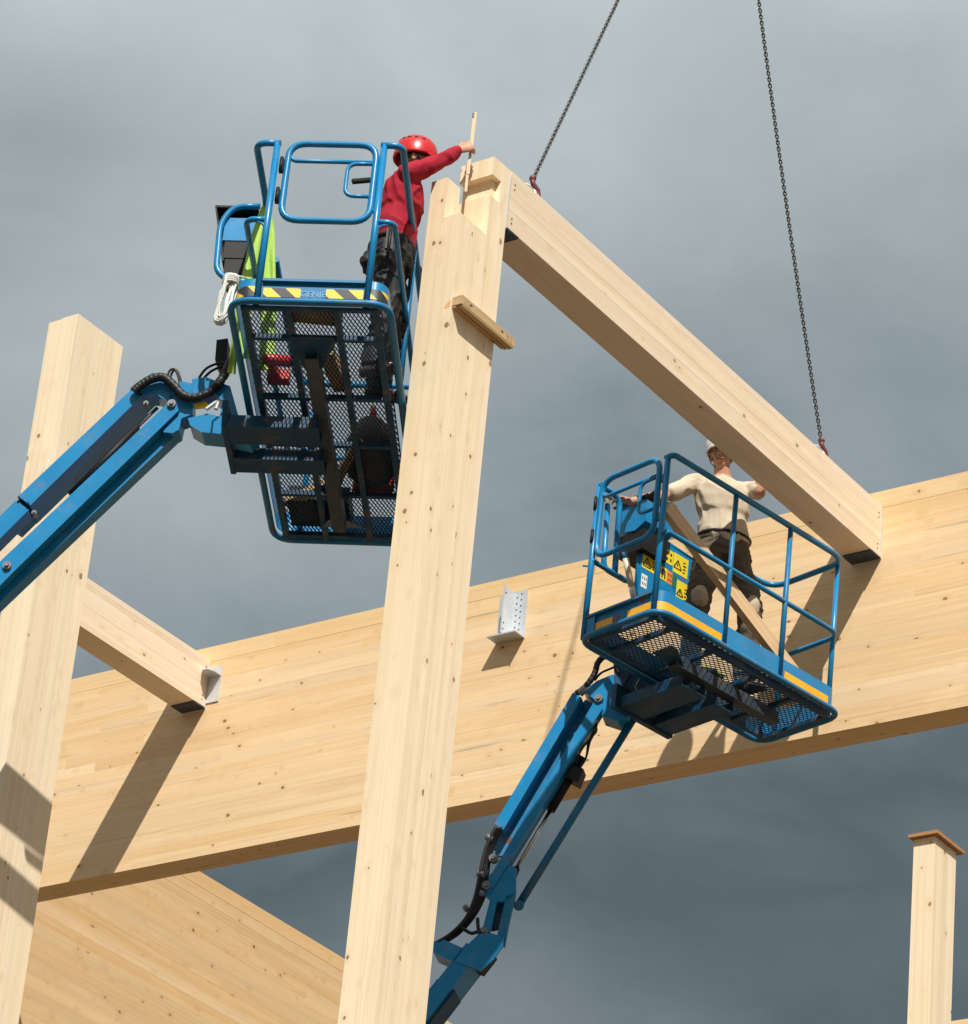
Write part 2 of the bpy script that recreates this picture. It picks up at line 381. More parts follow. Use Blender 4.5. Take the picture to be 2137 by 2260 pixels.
def plain_column(xr, yf, top, cw, cd, nl, label, group='laminated timber columns', nick=False):
    t = thing('timber_column', (xr-cw/2, yf+cd/2, GZ), label, 'column', group); ld = cd/nl
    for i in range(nl):
        j = random.uniform(-0.0004, 0.0004); tz = top-random.uniform(0, 0.002)
        if nick and i == 0:
            mb = MB(); mb.span((xr-cw, yf, GZ), (xr-cw*0.55, yf+ld, tz-0.006)); mb.span((xr-cw*0.548, yf, GZ), (xr+j, yf+ld, tz)); mb.build('lamella', W_COL, t)
        else: board('lamella', (xr-cw, yf+i*ld, GZ), (xr+j, yf+(i+1)*ld, tz), W_COL, t)
    return t
plain_column(XC-BAY, YC, 12.388, CW, CD, NL, 'pale laminated timber column behind the raised boom at the left edge', nick=True)
plain_column(XC-2*BAY, YC, 12.866, CW, CD, NL, 'pale laminated timber column outside the left edge carrying the short joist')
# far column with its rain cap
far = plain_column(-10.757, 19.540, 9.832, 0.155, 0.282, 6, 'slim pale timber column with brown cap board at the far right')
mb = MB(); cz = 9.836
mb.prism([(-10.935, 19.505, cz), (-10.725, 19.505, cz), (-10.725, 19.875, cz), (-10.935, 19.875, cz)], (0, 0, 0.022)); mb.build('rain_cap', W_PLY, far)
# ------------------------------------------------------------------ girder
gir = thing('timber_girder', ((-21.0), YB+BT/2, ZGB), 'deep golden laminated girder running across the whole picture', 'beam')
XG0, XG1 = -24.0, -7.5
nr = 20; h = (ZGS-ZGB)/nr
for i in range(nr):
    x = XG0-random.uniform(0, 0.0)
    cuts = [XG0]
    while cuts[-1] < XG1-3.0: cuts.append(cuts[-1]+random.uniform(3.4, 6.5))
    cuts = [c for c in cuts if c < XG1-1.2]+[XG1]
    for a, b in zip(cuts, cuts[1:]):
        y = YB+random.uniform(-0.0004, 0.0004)
        board('lamella', (a, y, ZGB+i*h), (b, YB+BT, ZGB+(i+1)*h), W_GIR, gir)
for a, b in ((XG0, -20.3), (-20.298, -17.1), (-17.098, -12.9), (-12.898, XG1)):
    board('cap_board', (a, YB+0.001, ZGS+0.0035), (b, YB+BT, ZGT), W_CAP, gir)
# posts of the girder, outside the picture
plain_column(XG0+0.25, YB+0.01, ZGB, 0.245, 0.24, 5, 'square timber post under the girder beyond the left edge', 'girder posts')
plain_column(XG1, YB+0.01, ZGB, 0.245, 0.24, 5, 'square timber post under the girder beyond the right edge', 'girder posts')
# ------------------------------------------------------------------ joists
def joist(xr, label, wd):
    t = thing('timber_joist', (xr-wd/2, (YC+CD+YB)/2, ZJB), label, 'beam', 'joists between columns and girder')
    n = 9; hh = (ZJT-ZJB)/n; y0, y1 = YC+CD+0.010, YB-0.010
    for i in range(n):
        board('lamella', (xr-wd, y0, ZJB+i*hh), (xr+random.uniform(-0.0004, 0.0004), y1, ZJB+(i+1)*hh), W_JOI, t)
    return t
JW = 0.236
joist(XC, 'long pale joist hanging from two chains between column and girder', JW)
joist(XC-2*BAY, 'short looking pale joist meeting the girder at lower left', JW)
# ------------------------------------------------------------------ steel hangers
def nails(mb, pts, n, r=0.005):
    for p in pts: mb.tube([Vector(p), Vector(p)+Vector(n)*0.003], r, 6)
def shoe(xr, yb, sgn, label):
    """joist shoe: end plate, seat plate; sgn = direction from the support to the joist along Y"""
    t = thing('joist_hanger', (xr-JW/2, yb, ZJB), label, 'bracket', 'steel joist hangers')
    MB().span((xr-JW+0.002, yb, ZJB-0.012), (xr+0.003, yb+sgn*0.009, ZJT-0.05)).build('end_plate', GALV, t)
    MB().span((xr-JW+0.01, yb+sgn*0.0095, ZJB-0.013), (xr+0.004, yb+sgn*0.142, ZJB-0.001)).build('seat_plate', STEEL_R, t)
    mb = MB()
    for zz in (ZJB+0.05, ZJB+0.085, ZJT-0.11, ZJT-0.075): nails(mb, [(xr+0.0006, yb+sgn*0.055, zz)], (1, 0, 0))
    mb.build('nail_heads', INK, t, kind='stuff')
    return t
shoe(XC, YC+CD, 1, 'thin steel hanger between the forked column and the hoisted joist')
shoe(XC, YB, -1, 'thin steel hanger at the girder end of the hoisted joist')
shoe(XC-2*BAY, YC+CD, 1, 'thin steel hanger of the left joist hidden behind the left column')
sh = shoe(XC-2*BAY, YB, -1, 'steel hanger with angle lug where the left joist meets the girder')
xr = XC-2*BAY
mb = MB(); mb.span((xr+0.004, YB-0.009, 12.49), (xr+0.125, YB-0.0005, 12.80)); mb.build('back_plate', GALV, sh)
zz = 12.71
mb = MB(); mb.prism([(xr+0.004, YB-0.01, zz), (xr+0.004, YB-0.105, zz), (xr+0.045, YB-0.15, zz), (xr+0.095, YB-0.15, zz), (xr+0.122, YB-0.09, zz), (xr+0.122, YB-0.01, zz)], (0, 0, 0.012)); mb.build('lug_plate', GALV, sh)
# empty T hanger waiting for the middle joist
xm = XC-BAY
t = thing('joist_hanger', (xm-0.12, YB, 12.45), 'empty bright galvanised T shaped hanger on the girder right of the column', 'bracket', 'steel joist hangers')
MB().span((xm-0.245, YB-0.009, 12.459), (xm+0.003, YB-0.0005, 12.852)).build('back_plate', GALV, t)
MB().span((xm-0.130, YB-0.132, 12.461), (xm-0.118, YB-0.0095, 12.852)).build('fin_plate', GALV, t)
MB().span((xm-0.250, YB-0.128, 12.447), (xm+0.006, YB-0.0005, 12.4585)).build('seat_plate', GALV, t)
mb = MB()
for i in range(7):
    for q in (0, 1): nails(mb, [(xm-0.088+0.04*q, YB-0.0092, 12.50+0.05*i+0.025*q)], (0, -1, 0), 0.0055)
for zz in (12.50, 12.55, 12.80): nails(mb, [(xm-0.1178, YB-0.115, zz)], (1, 0, 0), 0.006)
mb.build('nail_holes', INK, t, kind='stuff')
# ------------------------------------------------------------------ batten nailed across the near column
zb0, zb1 = 11.623, 11.694
t = thing('timber_batten', (XC+0.036, YC+0.25, zb0), 'short weathered batten nailed level across the near column', 'batten')
mb = MB(); b0, b1 = YC+0.006, YC+0.565
mb.span((XC+0.0006, b0, zb0+0.012), (XC+0.074, b1, zb1)); mb.span((XC+0.0006, b0+0.004, zb0), (XC+0.030, b1-0.03, zb0+0.0115)); mb.span((XC+0.036, b0+0.01, zb0+0.002), (XC+0.072, b1-0.004, zb0+0.0115))
W_OLDY = wood('weathered_lumber_cross', 1, (0.60, 0.42, 0.225), (0.52, 0.35, 0.175), (0.31, 0.19, 0.085), knot=0.6, tone=0.02, band=14)
mb.build('wood', W_OLDY, t)
mb = MB()
for yy in (0.09, 0.42): mb.span((XC+0.0742, YC+yy, zb1-0.03), (XC+0.0746, YC+yy+0.022, zb1-0.018))
for s0 in (0.03, 0.48):
    for i in range(5):
        for k in range(9):
            if random.random() < 0.62:
                yy = s0+k*0.007; mb.span((XC+0.0742, YC+yy, zb0+0.018+i*0.0095), (XC+0.0745, YC+yy+0.0045, zb0+0.021+i*0.0095))
mb.build('stamp_mark', INK, t, kind='stuff')
mb = MB(); mb.prism([(XC-0.042, YC-0.0006, zb0+0.0), (XC-0.010, YC-0.0006, zb0+0.004), (XC-0.002, YC-0.0006, zb0+0.05), (XC-0.022, YC-0.0006, zb0+0.045), (XC-0.05, YC-0.0006, zb0+0.012)], (0, 0.0004, 0))
ORS = plain('orange_spray', (0.78, 0.42, 0.20), 0.8, 60, 0.3); mb.build('paint_mark', ORS, col)
# ------------------------------------------------------------------ wall panel far left and far girder
wx, wt = -20.662, 0.16
t = thing('timber_wall_panel', (wx-wt/2, 27, 9.0), 'large golden timber wall panel receding at the lower left', 'wall')
zb = 9.45; nw = 30; hw = (12.86-zb)/nw
for i in range(nw):
    cuts = [20.64]
    while cuts[-1] < 32: cuts.append(cuts[-1]+random.uniform(5.0, 9.0))
    for a, b in zip(cuts, cuts[1:]): board('board', (wx-wt, a, zb+i*hw), (wx+random.uniform(-0.0006, 0.0006), b, zb+(i+1)*hw), W_WAL, t)
board('cap_board', (wx-wt, 20.64, 12.865), (wx-0.001, 34.0, 12.995), W_WAL, t)
t = thing('timber_girder', (-12, 29.8, 11.0), 'far golden girder whose top corner shows at the bottom right', 'beam')
for i in range(4): board('lamella', (-17.0, 29.68, 11.2+i*0.45), (-6.0, 29.9, 11.2+(i+1)*0.45-0.002), W_GIR, t)
plain_column(-16.8, 29.69, 11.1999, 0.2, 0.2, 4, 'timber post carrying the far girder out of sight', 'girder posts')
plain_column(-6.1, 29.69, 11.1999, 0.2, 0.2, 4, 'timber post carrying the far girder beyond the right edge', 'girder posts')

for yy, lb in ((23.0, 'timber post under the near end of the wall panel out of sight'), (31.0, 'timber post under the far end of the wall panel out of sight')):
    plain_column(wx-0.001, yy, zb-0.0005, 0.158, 0.3, 4, lb, 'girder posts')

# ================================================================== HOISTING CHAINS
def link_mesh():
    mb = MB(); L2, R2 = 0.0150, 0.0095
    pts = []
    for k in range(5): a = -math.pi/2+math.pi*k/4; pts.append((L2*0.55+R2*math.cos(a), R2*math.sin(a), 0))
    for k in range(5): a = math.pi/2+math.pi*k/4; pts.append((-L2*0.55+R2*math.cos(a), R2*math.sin(a), 0))
    mb.tube(pts, 0.0046, 5, True)
    me = bpy.data.meshes.new('link'); me.from_pydata(mb.v, [], mb.f); me.polygons.foreach_set('use_smooth', mb.sm); me.update(); me.materials.append(CHAIN); return me
LINK = link_mesh(); PITCH = 0.0235
APEX = Vector((-11.845, 17.93, 17.778))
def chain(P, sag, label, zmax):
    t = thing('hoist_chain', P, label, 'chain', 'hoisting chains')
    P = Vector(P); D = APEX-P; n = int(D.length/PITCH); side = Vector((0, 0, 1)).cross(D).normalized()
    down = D.cross(side).normalized()
    if down.z > 0: down = -down
    pos = [P+D*(i/n)+down*(sag*4*(i/n)*(1-i/n)) for i in range(n+1)]
    rest = MB()
    for i in range(n):
        c = (pos[i]+pos[i+1])/2; d = (pos[i+1]-pos[i]).normalized()
        q = d.to_track_quat('X', 'Z').to_matrix() @ Matrix.Rotation(math.pi/2*(i % 2)+0.5+0.12*math.sin(i*0.7), 3, 'X')
        if c.z < zmax:
            o = link('link', LINK, t, c); o.rotation_euler = q.to_euler()
        else:
            rest.add([q @ Vector(v.co)+c for v in LINK.vertices], [tuple(p.vertices) for p in LINK.polygons], True)
    if rest.v: rest.build('upper_links', CHAIN, t, kind='stuff')
    return t
lift1 = Vector((-11.80, 15.975, ZJT+0.150)); lift2 = Vector((-11.80, 19.62, ZJT+0.150))
chain(lift1, 0.0, 'slanting steel chain lifting the column end of the joist', 14.75)
chain(lift2, 0.045, 'long steel chain lifting the girder end of the joist', 16.05)
def hook(P, label, rot):
    t = thing('chain_hook', (P.x, P.y, ZJT), label, 'hook', 'chain hooks')
    M = Matrix.Translation(P) @ Matrix.Rotation(rot, 4, 'Z') @ Matrix.Scale(1.45, 4)
    mb = MB(M)      # red clevis hook body
    mb.tube([(0, 0, 0.0), (0.004, 0, -0.02), (0.030, 0, -0.045), (0.036, 0, -0.075), (0.016, 0, -0.098), (-0.014, 0, -0.096), (-0.028, 0, -0.072)], 0.0125, 8, False, lambda u: 1.0-0.35*u)
    mb.tube([(-0.012, 0, 0.008), (0.012, 0, 0.008)], 0.012, 8); mb.build('hook_body', HOOKR, t)
    mb = MB(M)      # ring and plate screwed on the joist top
    ring = [(0.050*math.cos(a)*0.75-0.016, 0.010*math.sin(a), -0.066+0.040*math.sin(a)) for a in [2*math.pi*k/14 for k in range(14)]]
    mb.tube(ring, 0.0085, 6, True); mb.build('lifting_ring', GALV, t)
    mb = MB(); mb.span((P.x-0.07, P.y-0.05, ZJT+0.0005), (P.x+0.07, P.y+0.05, ZJT+0.009)); mb.build('anchor_plate', GALV, t)
    return t
hook(lift1, 'red chain hook on the joist top near the forked column', R(60))
hook(lift2, 'red chain hook on the joist top near the girder', R(70))
t = thing('crane_hook', APEX, 'steel crane hook above the picture where both chains meet', 'hook')
mb = MB(Matrix.Translation(APEX)); mb.tube([(0, 0.02, 0.01), (0, 0.06, 0.05), (0, 0.05, 0.14), (0, 0, 0.18), (0, 0, 0.4)], 0.03, 10); mb.tube([(0, 0.02, 0.01), (0, -0.05, 0.01), (0, -0.08, 0.06)], 0.028, 10); mb.build('hook_body', HOOKR, t)
mb = MB(Matrix.Translation(APEX)); mb.span((-0.1, -0.18, 0.4), (0.1, 0.18, 0.85)); mb.build('hook_block', YELLOW, t)
mb = MB(Matrix.Translation(APEX)); mb.tube([(0, -0.1, 0.85), (0, -0.1, 24)], 0.01, 6); mb.tube([(0, 0.1, 0.85), (0, 0.1, 24)], 0.01, 6); mb.build('cable', CHAIN, t)

# ================================================================== BOOM LIFTS
def pose(o, yaw, tx, ty):
    return Matrix.Translation(Vector(o)) @ Matrix.Rotation(R(yaw), 4, 'Z') @ Matrix.Rotation(R(tx), 4, 'X') @ Matrix.Rotation(R(ty), 4, 'Y')
M1 = pose((-12.3067, 13.8764, 11.12), 30.3291, -4.8377, -1.0103)
M2 = pose((-12.8333, 18.3665, 11.1366), -11.9248, -1.9304, -0.4692) @ Matrix.Scale(1.02, 4)
def loc(M, p, ax, val):
    """pixel -> basket coordinates on the plane where coordinate ax equals val"""
    Mi = M.inverted(); o = Mi @ Vector((0, 0, 0)); d = Mi.to_3x3() @ ray(*p); t = (val-o[ax])/d[ax]; return o+d*t
def za(x, y): return (440+x/2.606, 220+y/2.606)
def zc(x, y): return (x/2.834, 660+y/2.834)
def zd(x, y): return (1220+x/2.68, 940+y/2.68)
def ze(x, y): return (920+x/2.42, 1440+y/2.42)
def rrect(x0, y0, x1, y1, z, rad): return fil([(x0, y0, z), (x1, y0, z), (x1, y1, z), (x0, y1, z)], rad, 6, True)
def grating(M, x0, y0, x1, y1, z, sw, lw, st=0.0056, th=0.004):
    """expanded metal: wavy strands side by side that touch at their knuckles"""
    mb = MB(M); nx = int((x1-x0)/sw); ny = int((y1-y0)/(lw/2)); sx = (x1-x0)/nx; sy = (y1-y0)/ny
    for i in range(nx+1):
        for off in (0, 1):
            vs = []; fs = []
            for j in range(ny+1):
                q = 1 if (j+off) % 2 else -1
                if off: q = -q if False else q
                x = x0+i*sx+q*sx*0.25; x += (0.5*sx if off else 0)
                x = min(max(x, x0), x1)
                y = y0+j*sy
                vs += [(x-st/2, y, z-th/2), (x+st/2, y, z+th/2), (x+st/2, y, z-th*0.2), (x-st/2, y, z-th)]
            for j in range(ny):
                a = 4*j; fs += [(a, a+1, a+5, a+4), (a+2, a+3, a+7, a+6), (a+1, a+2, a+6, a+5), (a+3, a, a+4, a+7)]
            mb.add(vs, fs)
    return mb
def kick(M, path, z0, z1, th=0.004):
    """upright plate following a path in plan"""
    mb = MB(M); n = len(path); vs = []; fs = []
    for i, p in enumerate(path):
        a = Vector(path[max(i-1, 0)]); b = Vector(path[min(i+1, n-1)]); d = (b-a).normalized(); s = Vector((-d.y, d.x))*th/2
        p = Vector(p)
        vs += [(p.x+s.x, p.y+s.y, z0), (p.x-s.x, p.y-s.y, z0), (p.x-s.x, p.y-s.y, z1), (p.x+s.x, p.y+s.y, z1)]
    for i in range(n-1):
        a = 4*i; fs += [(a+k, a+(k+1) % 4, a+4+(k+1) % 4, a+4+k) for k in range(4)]
    fs += [(3, 2, 1, 0), tuple(4*(n-1)+k for k in range(4))]
    return mb.add(vs, fs, False)
def arc2(cx, cy, r, a0, a1, n=12): return [(cx+r*math.cos(R(a0+(a1-a0)*k/n)), cy+r*math.sin(R(a0+(a1-a0)*k/n))) for k in range(n+1)]
TR = 0.0205
def gate(root, M, x0, x1, z0, z1, y, latch_right=True):
    g = MB(M).tube(fil([(x0, y, z0), (x1, y, z0), (x1, y, z1), (x0, y, z1)], 0.11, 6, True), TR, 10, True).build('gate', BLUE, root)
    zr = z1-(z1-z0)*0.23
    MB(M).tube(fil([(x0+0.01, y, zr+0.035), (x0+0.035, y, zr), (x1-0.01, y, zr)], 0.04), 0.013, 8).build('gate_rail', BLUE, g)
    xa = x1-(x1-x0)*0.31
    MB(M).tube(fil([(x1, y, zr-0.01), (xa, y, zr-0.012), (xa, y, zr-0.25), (x1, y, zr-0.25)], 0.06), 0.0125, 8).build('latch_guard', BLUE, g)
    mb = MB(M); mb.bar((x1-0.02, y+0.01, zr-0.12), (x1-0.13, y+0.035, zr-0.115), 0.028, 0.02); mb.build('latch_lever', BLACK, g)
    for zz in (z1-0.17, z0+0.17):
        mb = MB(M); mb.box((x0-0.032, y, zz), (0.026, 0.035, 0.085)); mb.tube([(x0-0.032, y-0.02, zz-0.05), (x0-0.032, y-0.02, zz+0.05)], 0.011, 8); mb.build('hinge', BLACK, g)
    for zz in (z1-0.17, z1-0.46):
        mb = MB(M); mb.box((x1+0.03, y+0.02, zz), (0.03, 0.045, 0.05)); mb.build('stop_block', BLUE_W, g)
    return g
def basket(root, M, W, Ln, px, pr, rail, mid, lats, lons, side_posts_r, left_end, sw=0.0235, lw=0.060):
    # bumper
    MB(M).tube(rrect(0, 0, W, Ln, -0.02, 0.13), 0.021, 10, True).build('bumper_tube', BLUE_W, root)
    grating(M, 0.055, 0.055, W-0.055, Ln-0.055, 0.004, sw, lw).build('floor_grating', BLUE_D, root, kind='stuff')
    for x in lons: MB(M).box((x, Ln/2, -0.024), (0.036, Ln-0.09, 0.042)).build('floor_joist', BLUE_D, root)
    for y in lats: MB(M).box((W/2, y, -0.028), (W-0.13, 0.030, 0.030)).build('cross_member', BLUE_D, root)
    # toe boards
    ya, r_ = 0.028, 0.085
    left = arc2(0.028+r_, ya+r_, r_, 270, 180); left = [(px-0.005, ya)]+left+[(0.028, Ln-ya-r_)]+arc2(0.028+r_, Ln-ya-r_, r_, 180, 90)
    right = [(pr+0.005, ya)]+arc2(W-0.028-r_, ya+r_, r_, 270, 360)+[(W-0.028, Ln-ya-r_)]+arc2(W-0.028-r_, Ln-ya-r_, r_, 0, 90)
    tl = kick(M, left, 0.006, 0.155).build('toe_board', BLUE, root)
    tr = kick(M, right, 0.006, 0.155).build('toe_board', BLUE, root)
    kick(M, [(0.028+r_, Ln-ya), (W-0.028-r_, Ln-ya)], 0.006, 0.155).build('toe_board', BLUE, root)
    tn = MB(M); tn.span((px+0.02, ya+0.012, 0.03), (pr-0.02, ya+0.03, 0.15)); tn.span((px+0.02, ya-0.012, 0.138), (pr-0.02, ya+0.012, 0.155)); tn = tn.build('toe_board', BLUE_W, root)
    # posts and rails
    for x in (px, pr): MB(M).tube([(x, 0.03, -0.01), (x, 0.03, rail)], TR, 10).build('post', BLUE, root)
    xr, xl, yn, yf = W-0.028, 0.028, 0.03, Ln-0.03
    MB(M).tube(fil([(pr-0.02, yn, rail), (xr, yn, rail), (xr, yf, rail), (xl, yf, rail), (xl, left_end+0.5, rail)], 0.15, 7), TR, 10).build('top_rail', BLUE, root)
    MB(M).tube(fil([(pr, yn, mid), (xr, yn, mid), (xr, yf, mid), (xl, yf, mid), (xl, left_end+0.5, mid)], 0.12, 7), 0.0175, 10).build('mid_rail', BLUE, root)
    MB(M).tube(fil([(px+0.02, yn, rail), (xl, yn, rail), (xl, left_end, rail), (xl, left_end+0.02, mid)], 0.13, 7), TR, 10).build('top_rail', BLUE, root)
    MB(M).tube(fil([(px, yn, mid), (xl, yn, mid), (xl, left_end+0.5, mid)], 0.12, 7), 0.0175, 10).build('mid_rail', BLUE, root)
    for y in side_posts_r: MB(M).tube([(xr, y, 0.0), (xr, y, rail)], 0.0175, 10).build('post', BLUE_W, root)
    for x in (0.16, W-0.10): MB(M).tube([(x, yf, 0.0), (x, yf, rail)], 0.0175, 10).build('post', BLUE, root)
    for x, sg in ((px, -1), (pr, 1)):
        MB(M).tube(fil([(x, yn, mid-0.09), (x+sg*0.02, yn, mid-0.03), (x+sg*0.075, yn, mid-0.012)], 0.03), 0.007, 6).build('lanyard_eye', BLUE, root)
    return tl, tr, tn
# ------------------------------------------------------------------ lift 1 (upper left)
RT1 = Vector((-19.2, 11.1, GZ))
lft = thing('boom_lift', RT1, 'blue boom lift raising the basket with the worker in red at upper left', 'boom lift', 'blue boom lifts')
tl, tr, tn = basket(lft, M1, 0.92, 2.5, 0.155, 0.785, 1.15, 0.585, (0.05, 0.34, 0.93, 1.42, 1.96, 2.42), (0.085, 0.335, 0.612, 0.835), (1.0, 1.85), 0.66)
gate(lft, M1, 0.228, 0.745, 0.585, 1.15, 0.03)
kick(M1, [(0.15, 0.0235)]+arc2(0.113, 0.113, 0.0895, 270, 190), 0.03, 0.10, 0.002).build('hazard_tape', HAZ, tl)
kick(M1, [(0.79, 0.0235)]+arc2(0.807, 0.113, 0.0895, 270, 350), 0.03, 0.10, 0.002).build('hazard_tape', HAZ, tr)
MB(M1).span((0.185, 0.036, 0.036), (0.40, 0.0388, 0.10)).build('hazard_tape', HAZ, tn)
MB(M1).span((0.545, 0.036, 0.036), (0.76, 0.0388, 0.10)).build('hazard_tape', HAZ, tn)
def lettering(txt, M, org, size, mat, parent, name='lettering'):
    cu = bpy.data.curves.new('lettering', 'FONT'); cu.body = txt; cu.size = size; cu.extrude = 0.0006; cu.align_x = 'CENTER'
    o = bpy.data.objects.new('lettering', cu); C.objects.link(o)
    dg = bpy.context.evaluated_depsgraph_get(); me = bpy.data.meshes.new_from_object(o.evaluated_get(dg)); bpy.data.objects.remove(o)
    mb = MB(M @ Matrix.Translation(Vector(org)) @ Matrix.Rotation(R(90), 4, 'X'))
    mb.add([v.co for v in me.vertices], [tuple(p.vertices) for p in me.polygons]); return mb.build(name, mat, parent)
lettering('GENIE', M1, (0.472, 0.0375, 0.045), 0.055, paint('pale_blue_print', (0.10, 0.32, 0.52), 0.5, 0.6), tn)
# under the floor
ch = MB(M1); ch.span((0.405, 0.40, -0.135), (0.485, 2.22, -0.125)); ch.span((0.405, 0.40, -0.125), (0.413, 2.22, -0.05)); ch.span((0.477, 0.40, -0.125), (0.485, 2.22, -0.05)); ch.build('support_channel', STEEL_R, lft)
mb = MB(M1); mb.prism([(0.33, 0.29, -0.056), (0.58, 0.29, -0.056), (0.58, 0.36, -0.06), (0.50, 0.50, -0.1245), (0.39, 0.50, -0.1245), (0.33, 0.36, -0.06)], (0, 0, 0.006)); mb.build('channel_bracket', BLUE_D, lft)
mb = MB(M1); mb.prism([(0.39, 2.10, -0.1235), (0.50, 2.10, -0.1235), (0.60, 2.28, -0.06), (0.33, 2.28, -0.06)], (0, 0, 0.006)); mb.build('channel_bracket', BLUE_D, lft)
for y0, y1 in ((0.98, 1.17), (1.32, 1.47)):
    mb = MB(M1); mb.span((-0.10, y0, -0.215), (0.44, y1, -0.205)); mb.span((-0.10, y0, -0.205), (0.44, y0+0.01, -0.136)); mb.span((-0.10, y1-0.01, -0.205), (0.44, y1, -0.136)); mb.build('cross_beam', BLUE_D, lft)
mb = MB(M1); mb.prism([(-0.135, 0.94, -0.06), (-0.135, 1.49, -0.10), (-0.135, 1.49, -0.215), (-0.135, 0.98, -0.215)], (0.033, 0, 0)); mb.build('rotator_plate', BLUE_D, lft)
# control box
p = loc(M1, za(150, 690), 1, 0.6)
cb = MB(M1); cb.span((-0.205, 0.60, 0.862), (-0.02, 0.86, 1.03)); cb.prism([(-0.205, 0.60, 1.03), (-0.205, 0.86, 1.03), (-0.205, 0.86, 1.09)], (0.185, 0, 0)); cb = cb.build('control_box', BLUE, lft)
mb = MB(M1); mb.span((-0.275, 0.585, 1.098), (-0.015, 0.90, 1.112)); mb.prism([(-0.275, 0.585, 1.098), (-0.265, 0.585, 1.098), (-0.175, 0.585, 0.70), (-0.19, 0.585, 0.70)], (0, 0.3, 0)); mb.build('box_cover', BLACK, cb)
mb = MB(M1); mb.span((-0.19, 0.605, 0.735), (-0.03, 0.84, 0.8615)); mb.span((-0.175, 0.61, 0.62), (-0.05, 0.80, 0.7345)); mb.build('joystick_housing', BLACK, cb)
MB(M1).tube(fil([(-0.005, 0.585, 1.11), (-0.16, 0.59, 1.11), (-0.23, 0.59, 0.98), (-0.215, 0.59, 0.62), (-0.12, 0.59, 0.55), (0.03, 0.59, 0.55)], 0.07), 0.019, 10).build('box_guard', BLUE, lft)
# ---- jib, traced in the upright plane it swings in
A1 = M1 @ Vector((-0.35, 1.2, -0.2)); AZ1 = R(210.33); n1_ = Vector((math.sin(AZ1), -math.cos(AZ1), 0))     # normal towards the camera side
if n1_.dot(-FW) < 0: n1_ = -n1_
def plate(name, root, zf, pts, A, n, near, far, mat):
    poly = [on_plane(zf(*q), A+n*near, n) for q in pts]
    mb = MB(); mb.prism(poly, -n*(near-far)); return mb.build(name, mat, root)
def ppath(zf, pts, A, n, off): return [on_plane(zf(*q), A+n*off, n) for q in pts]
J = lambda nm, pts, a, b, mat=BLUE: plate(nm, lft, zc, pts, A1, n1_, a, b, mat)
cov = J('jib_cover', [(835, 552), (893, 600), (190, 1290), (115, 1232)], 0.075, -0.155)
J('jib_tube', [(900, 640), (960, 610), (120, 1440), (40, 1390)], -0.05, -0.155, BLUE_W)
J('jib_head', [(835, 548), (955, 458), (1065, 520), (1090, 560), (1050, 640), (985, 600), (930, 600), (895, 602)], 0.065, -0.065)
J('jib_tube', [(100, 1258), (180, 1318), (-330, 1830), (-410, 1760)], 0.06, -0.06)
J('jib_link', [(1045, 655), (1100, 640), (1118, 695), (75, 1715), (-190, 1985), (-250, 1890), (-10, 1650)], 0.095, 0.02)
J('jib_lower_link', [(1020, 828), (1100, 826), (1112, 840), (35, 1862), (-275, 2165), (-310, 2110), (0, 1815), (108, 1700)], 0.015, -0.085)
J('pivot_head', [(1085, 590), (1130, 512), (1205, 528), (1205, 718), (1135, 745), (1120, 815), (1080, 838), (1020, 832), (1058, 760), (1070, 680)], 0.07, -0.07)
J('rotator_casting', [(1200, 500), (1290, 488), (1440, 545), (1500, 760), (1600, 830), (1560, 880), (1400, 846), (1262, 832), (1190, 790), (1175, 745), (1300, 715), (1375, 735), (1390, 640), (1340, 580), (1205, 600)], 0.075, -0.085)
for q, r_ in (((1075, 655), 0.026), ((45, 1668), 0.026), ((915, 655), 0.016), ((215, 1340), 0.016)):
    c = on_plane(zc(*q), A1+n1_*0.1, n1_); mb = MB(); mb.tube([c-n1_*0.03, c+n1_*0.012], r_, 10); mb.tube([c+n1_*0.012, c+n1_*0.024], r_*0.5, 8); mb.build('pivot_pin', PIN, lft)
for q in ((880, 598), (825, 560), (118, 1240), (175, 1275)):
    c = on_plane(zc(*q), A1+n1_*0.076, n1_); mb = MB(); mb.tube([c-n1_*0.004, c+n1_*0.006], 0.008, 6); mb.build('bolt', INK, cov)
mb = MB(); mb.tube(ppath(zc, [(860, 800), (440, 1225)], A1, n1_, -0.02), 0.022, 10); mb.build('cylinder', BLACK, lft)
mb = MB(); mb.tube(ppath(zc, [(860, 800), (985, 680)], A1, n1_, -0.02), 0.012, 8); mb.build('cylinder_rod', CHROME, lft)
def hose(root, pts, r_, name='hose', ribs=0, mat=None):
    pts = [Vector(p) for p in pts]
    sm = []
    for i in range(len(pts)-1):                                   # Catmull-Rom
        p0, p1, p2, p3 = pts[max(i-1, 0)], pts[i], pts[i+1], pts[min(i+2, len(pts)-1)]
        for k in range(10 if not ribs else ribs):
            t = k/(10 if not ribs else ribs)
            sm.append(0.5*((2*p1)+(p2-p0)*t+(2*p0-5*p1+4*p2-p3)*t*t+(3*p1-p0-3*p2+p3)*t*t*t))
    sm.append(pts[-1])
    mb = MB(); n = len(sm)
    mb.tube(sm, r_, 10, False, (lambda u: 1.0+(0.03 if int(round(u*(n-1))) % 6 < 5 else -0.10)) if ribs else None)
    return mb.build(name, mat or RUBBER, root)
hose(lft, ppath(zc, [(840, 575), (880, 540), (945, 502), (1020, 490), (1085, 540), (1150, 605), (1235, 615), (1330, 568), (1400, 480), (1445, 385)], A1, n1_, 0.11), 0.0275, 'ribbed_conduit', 16)
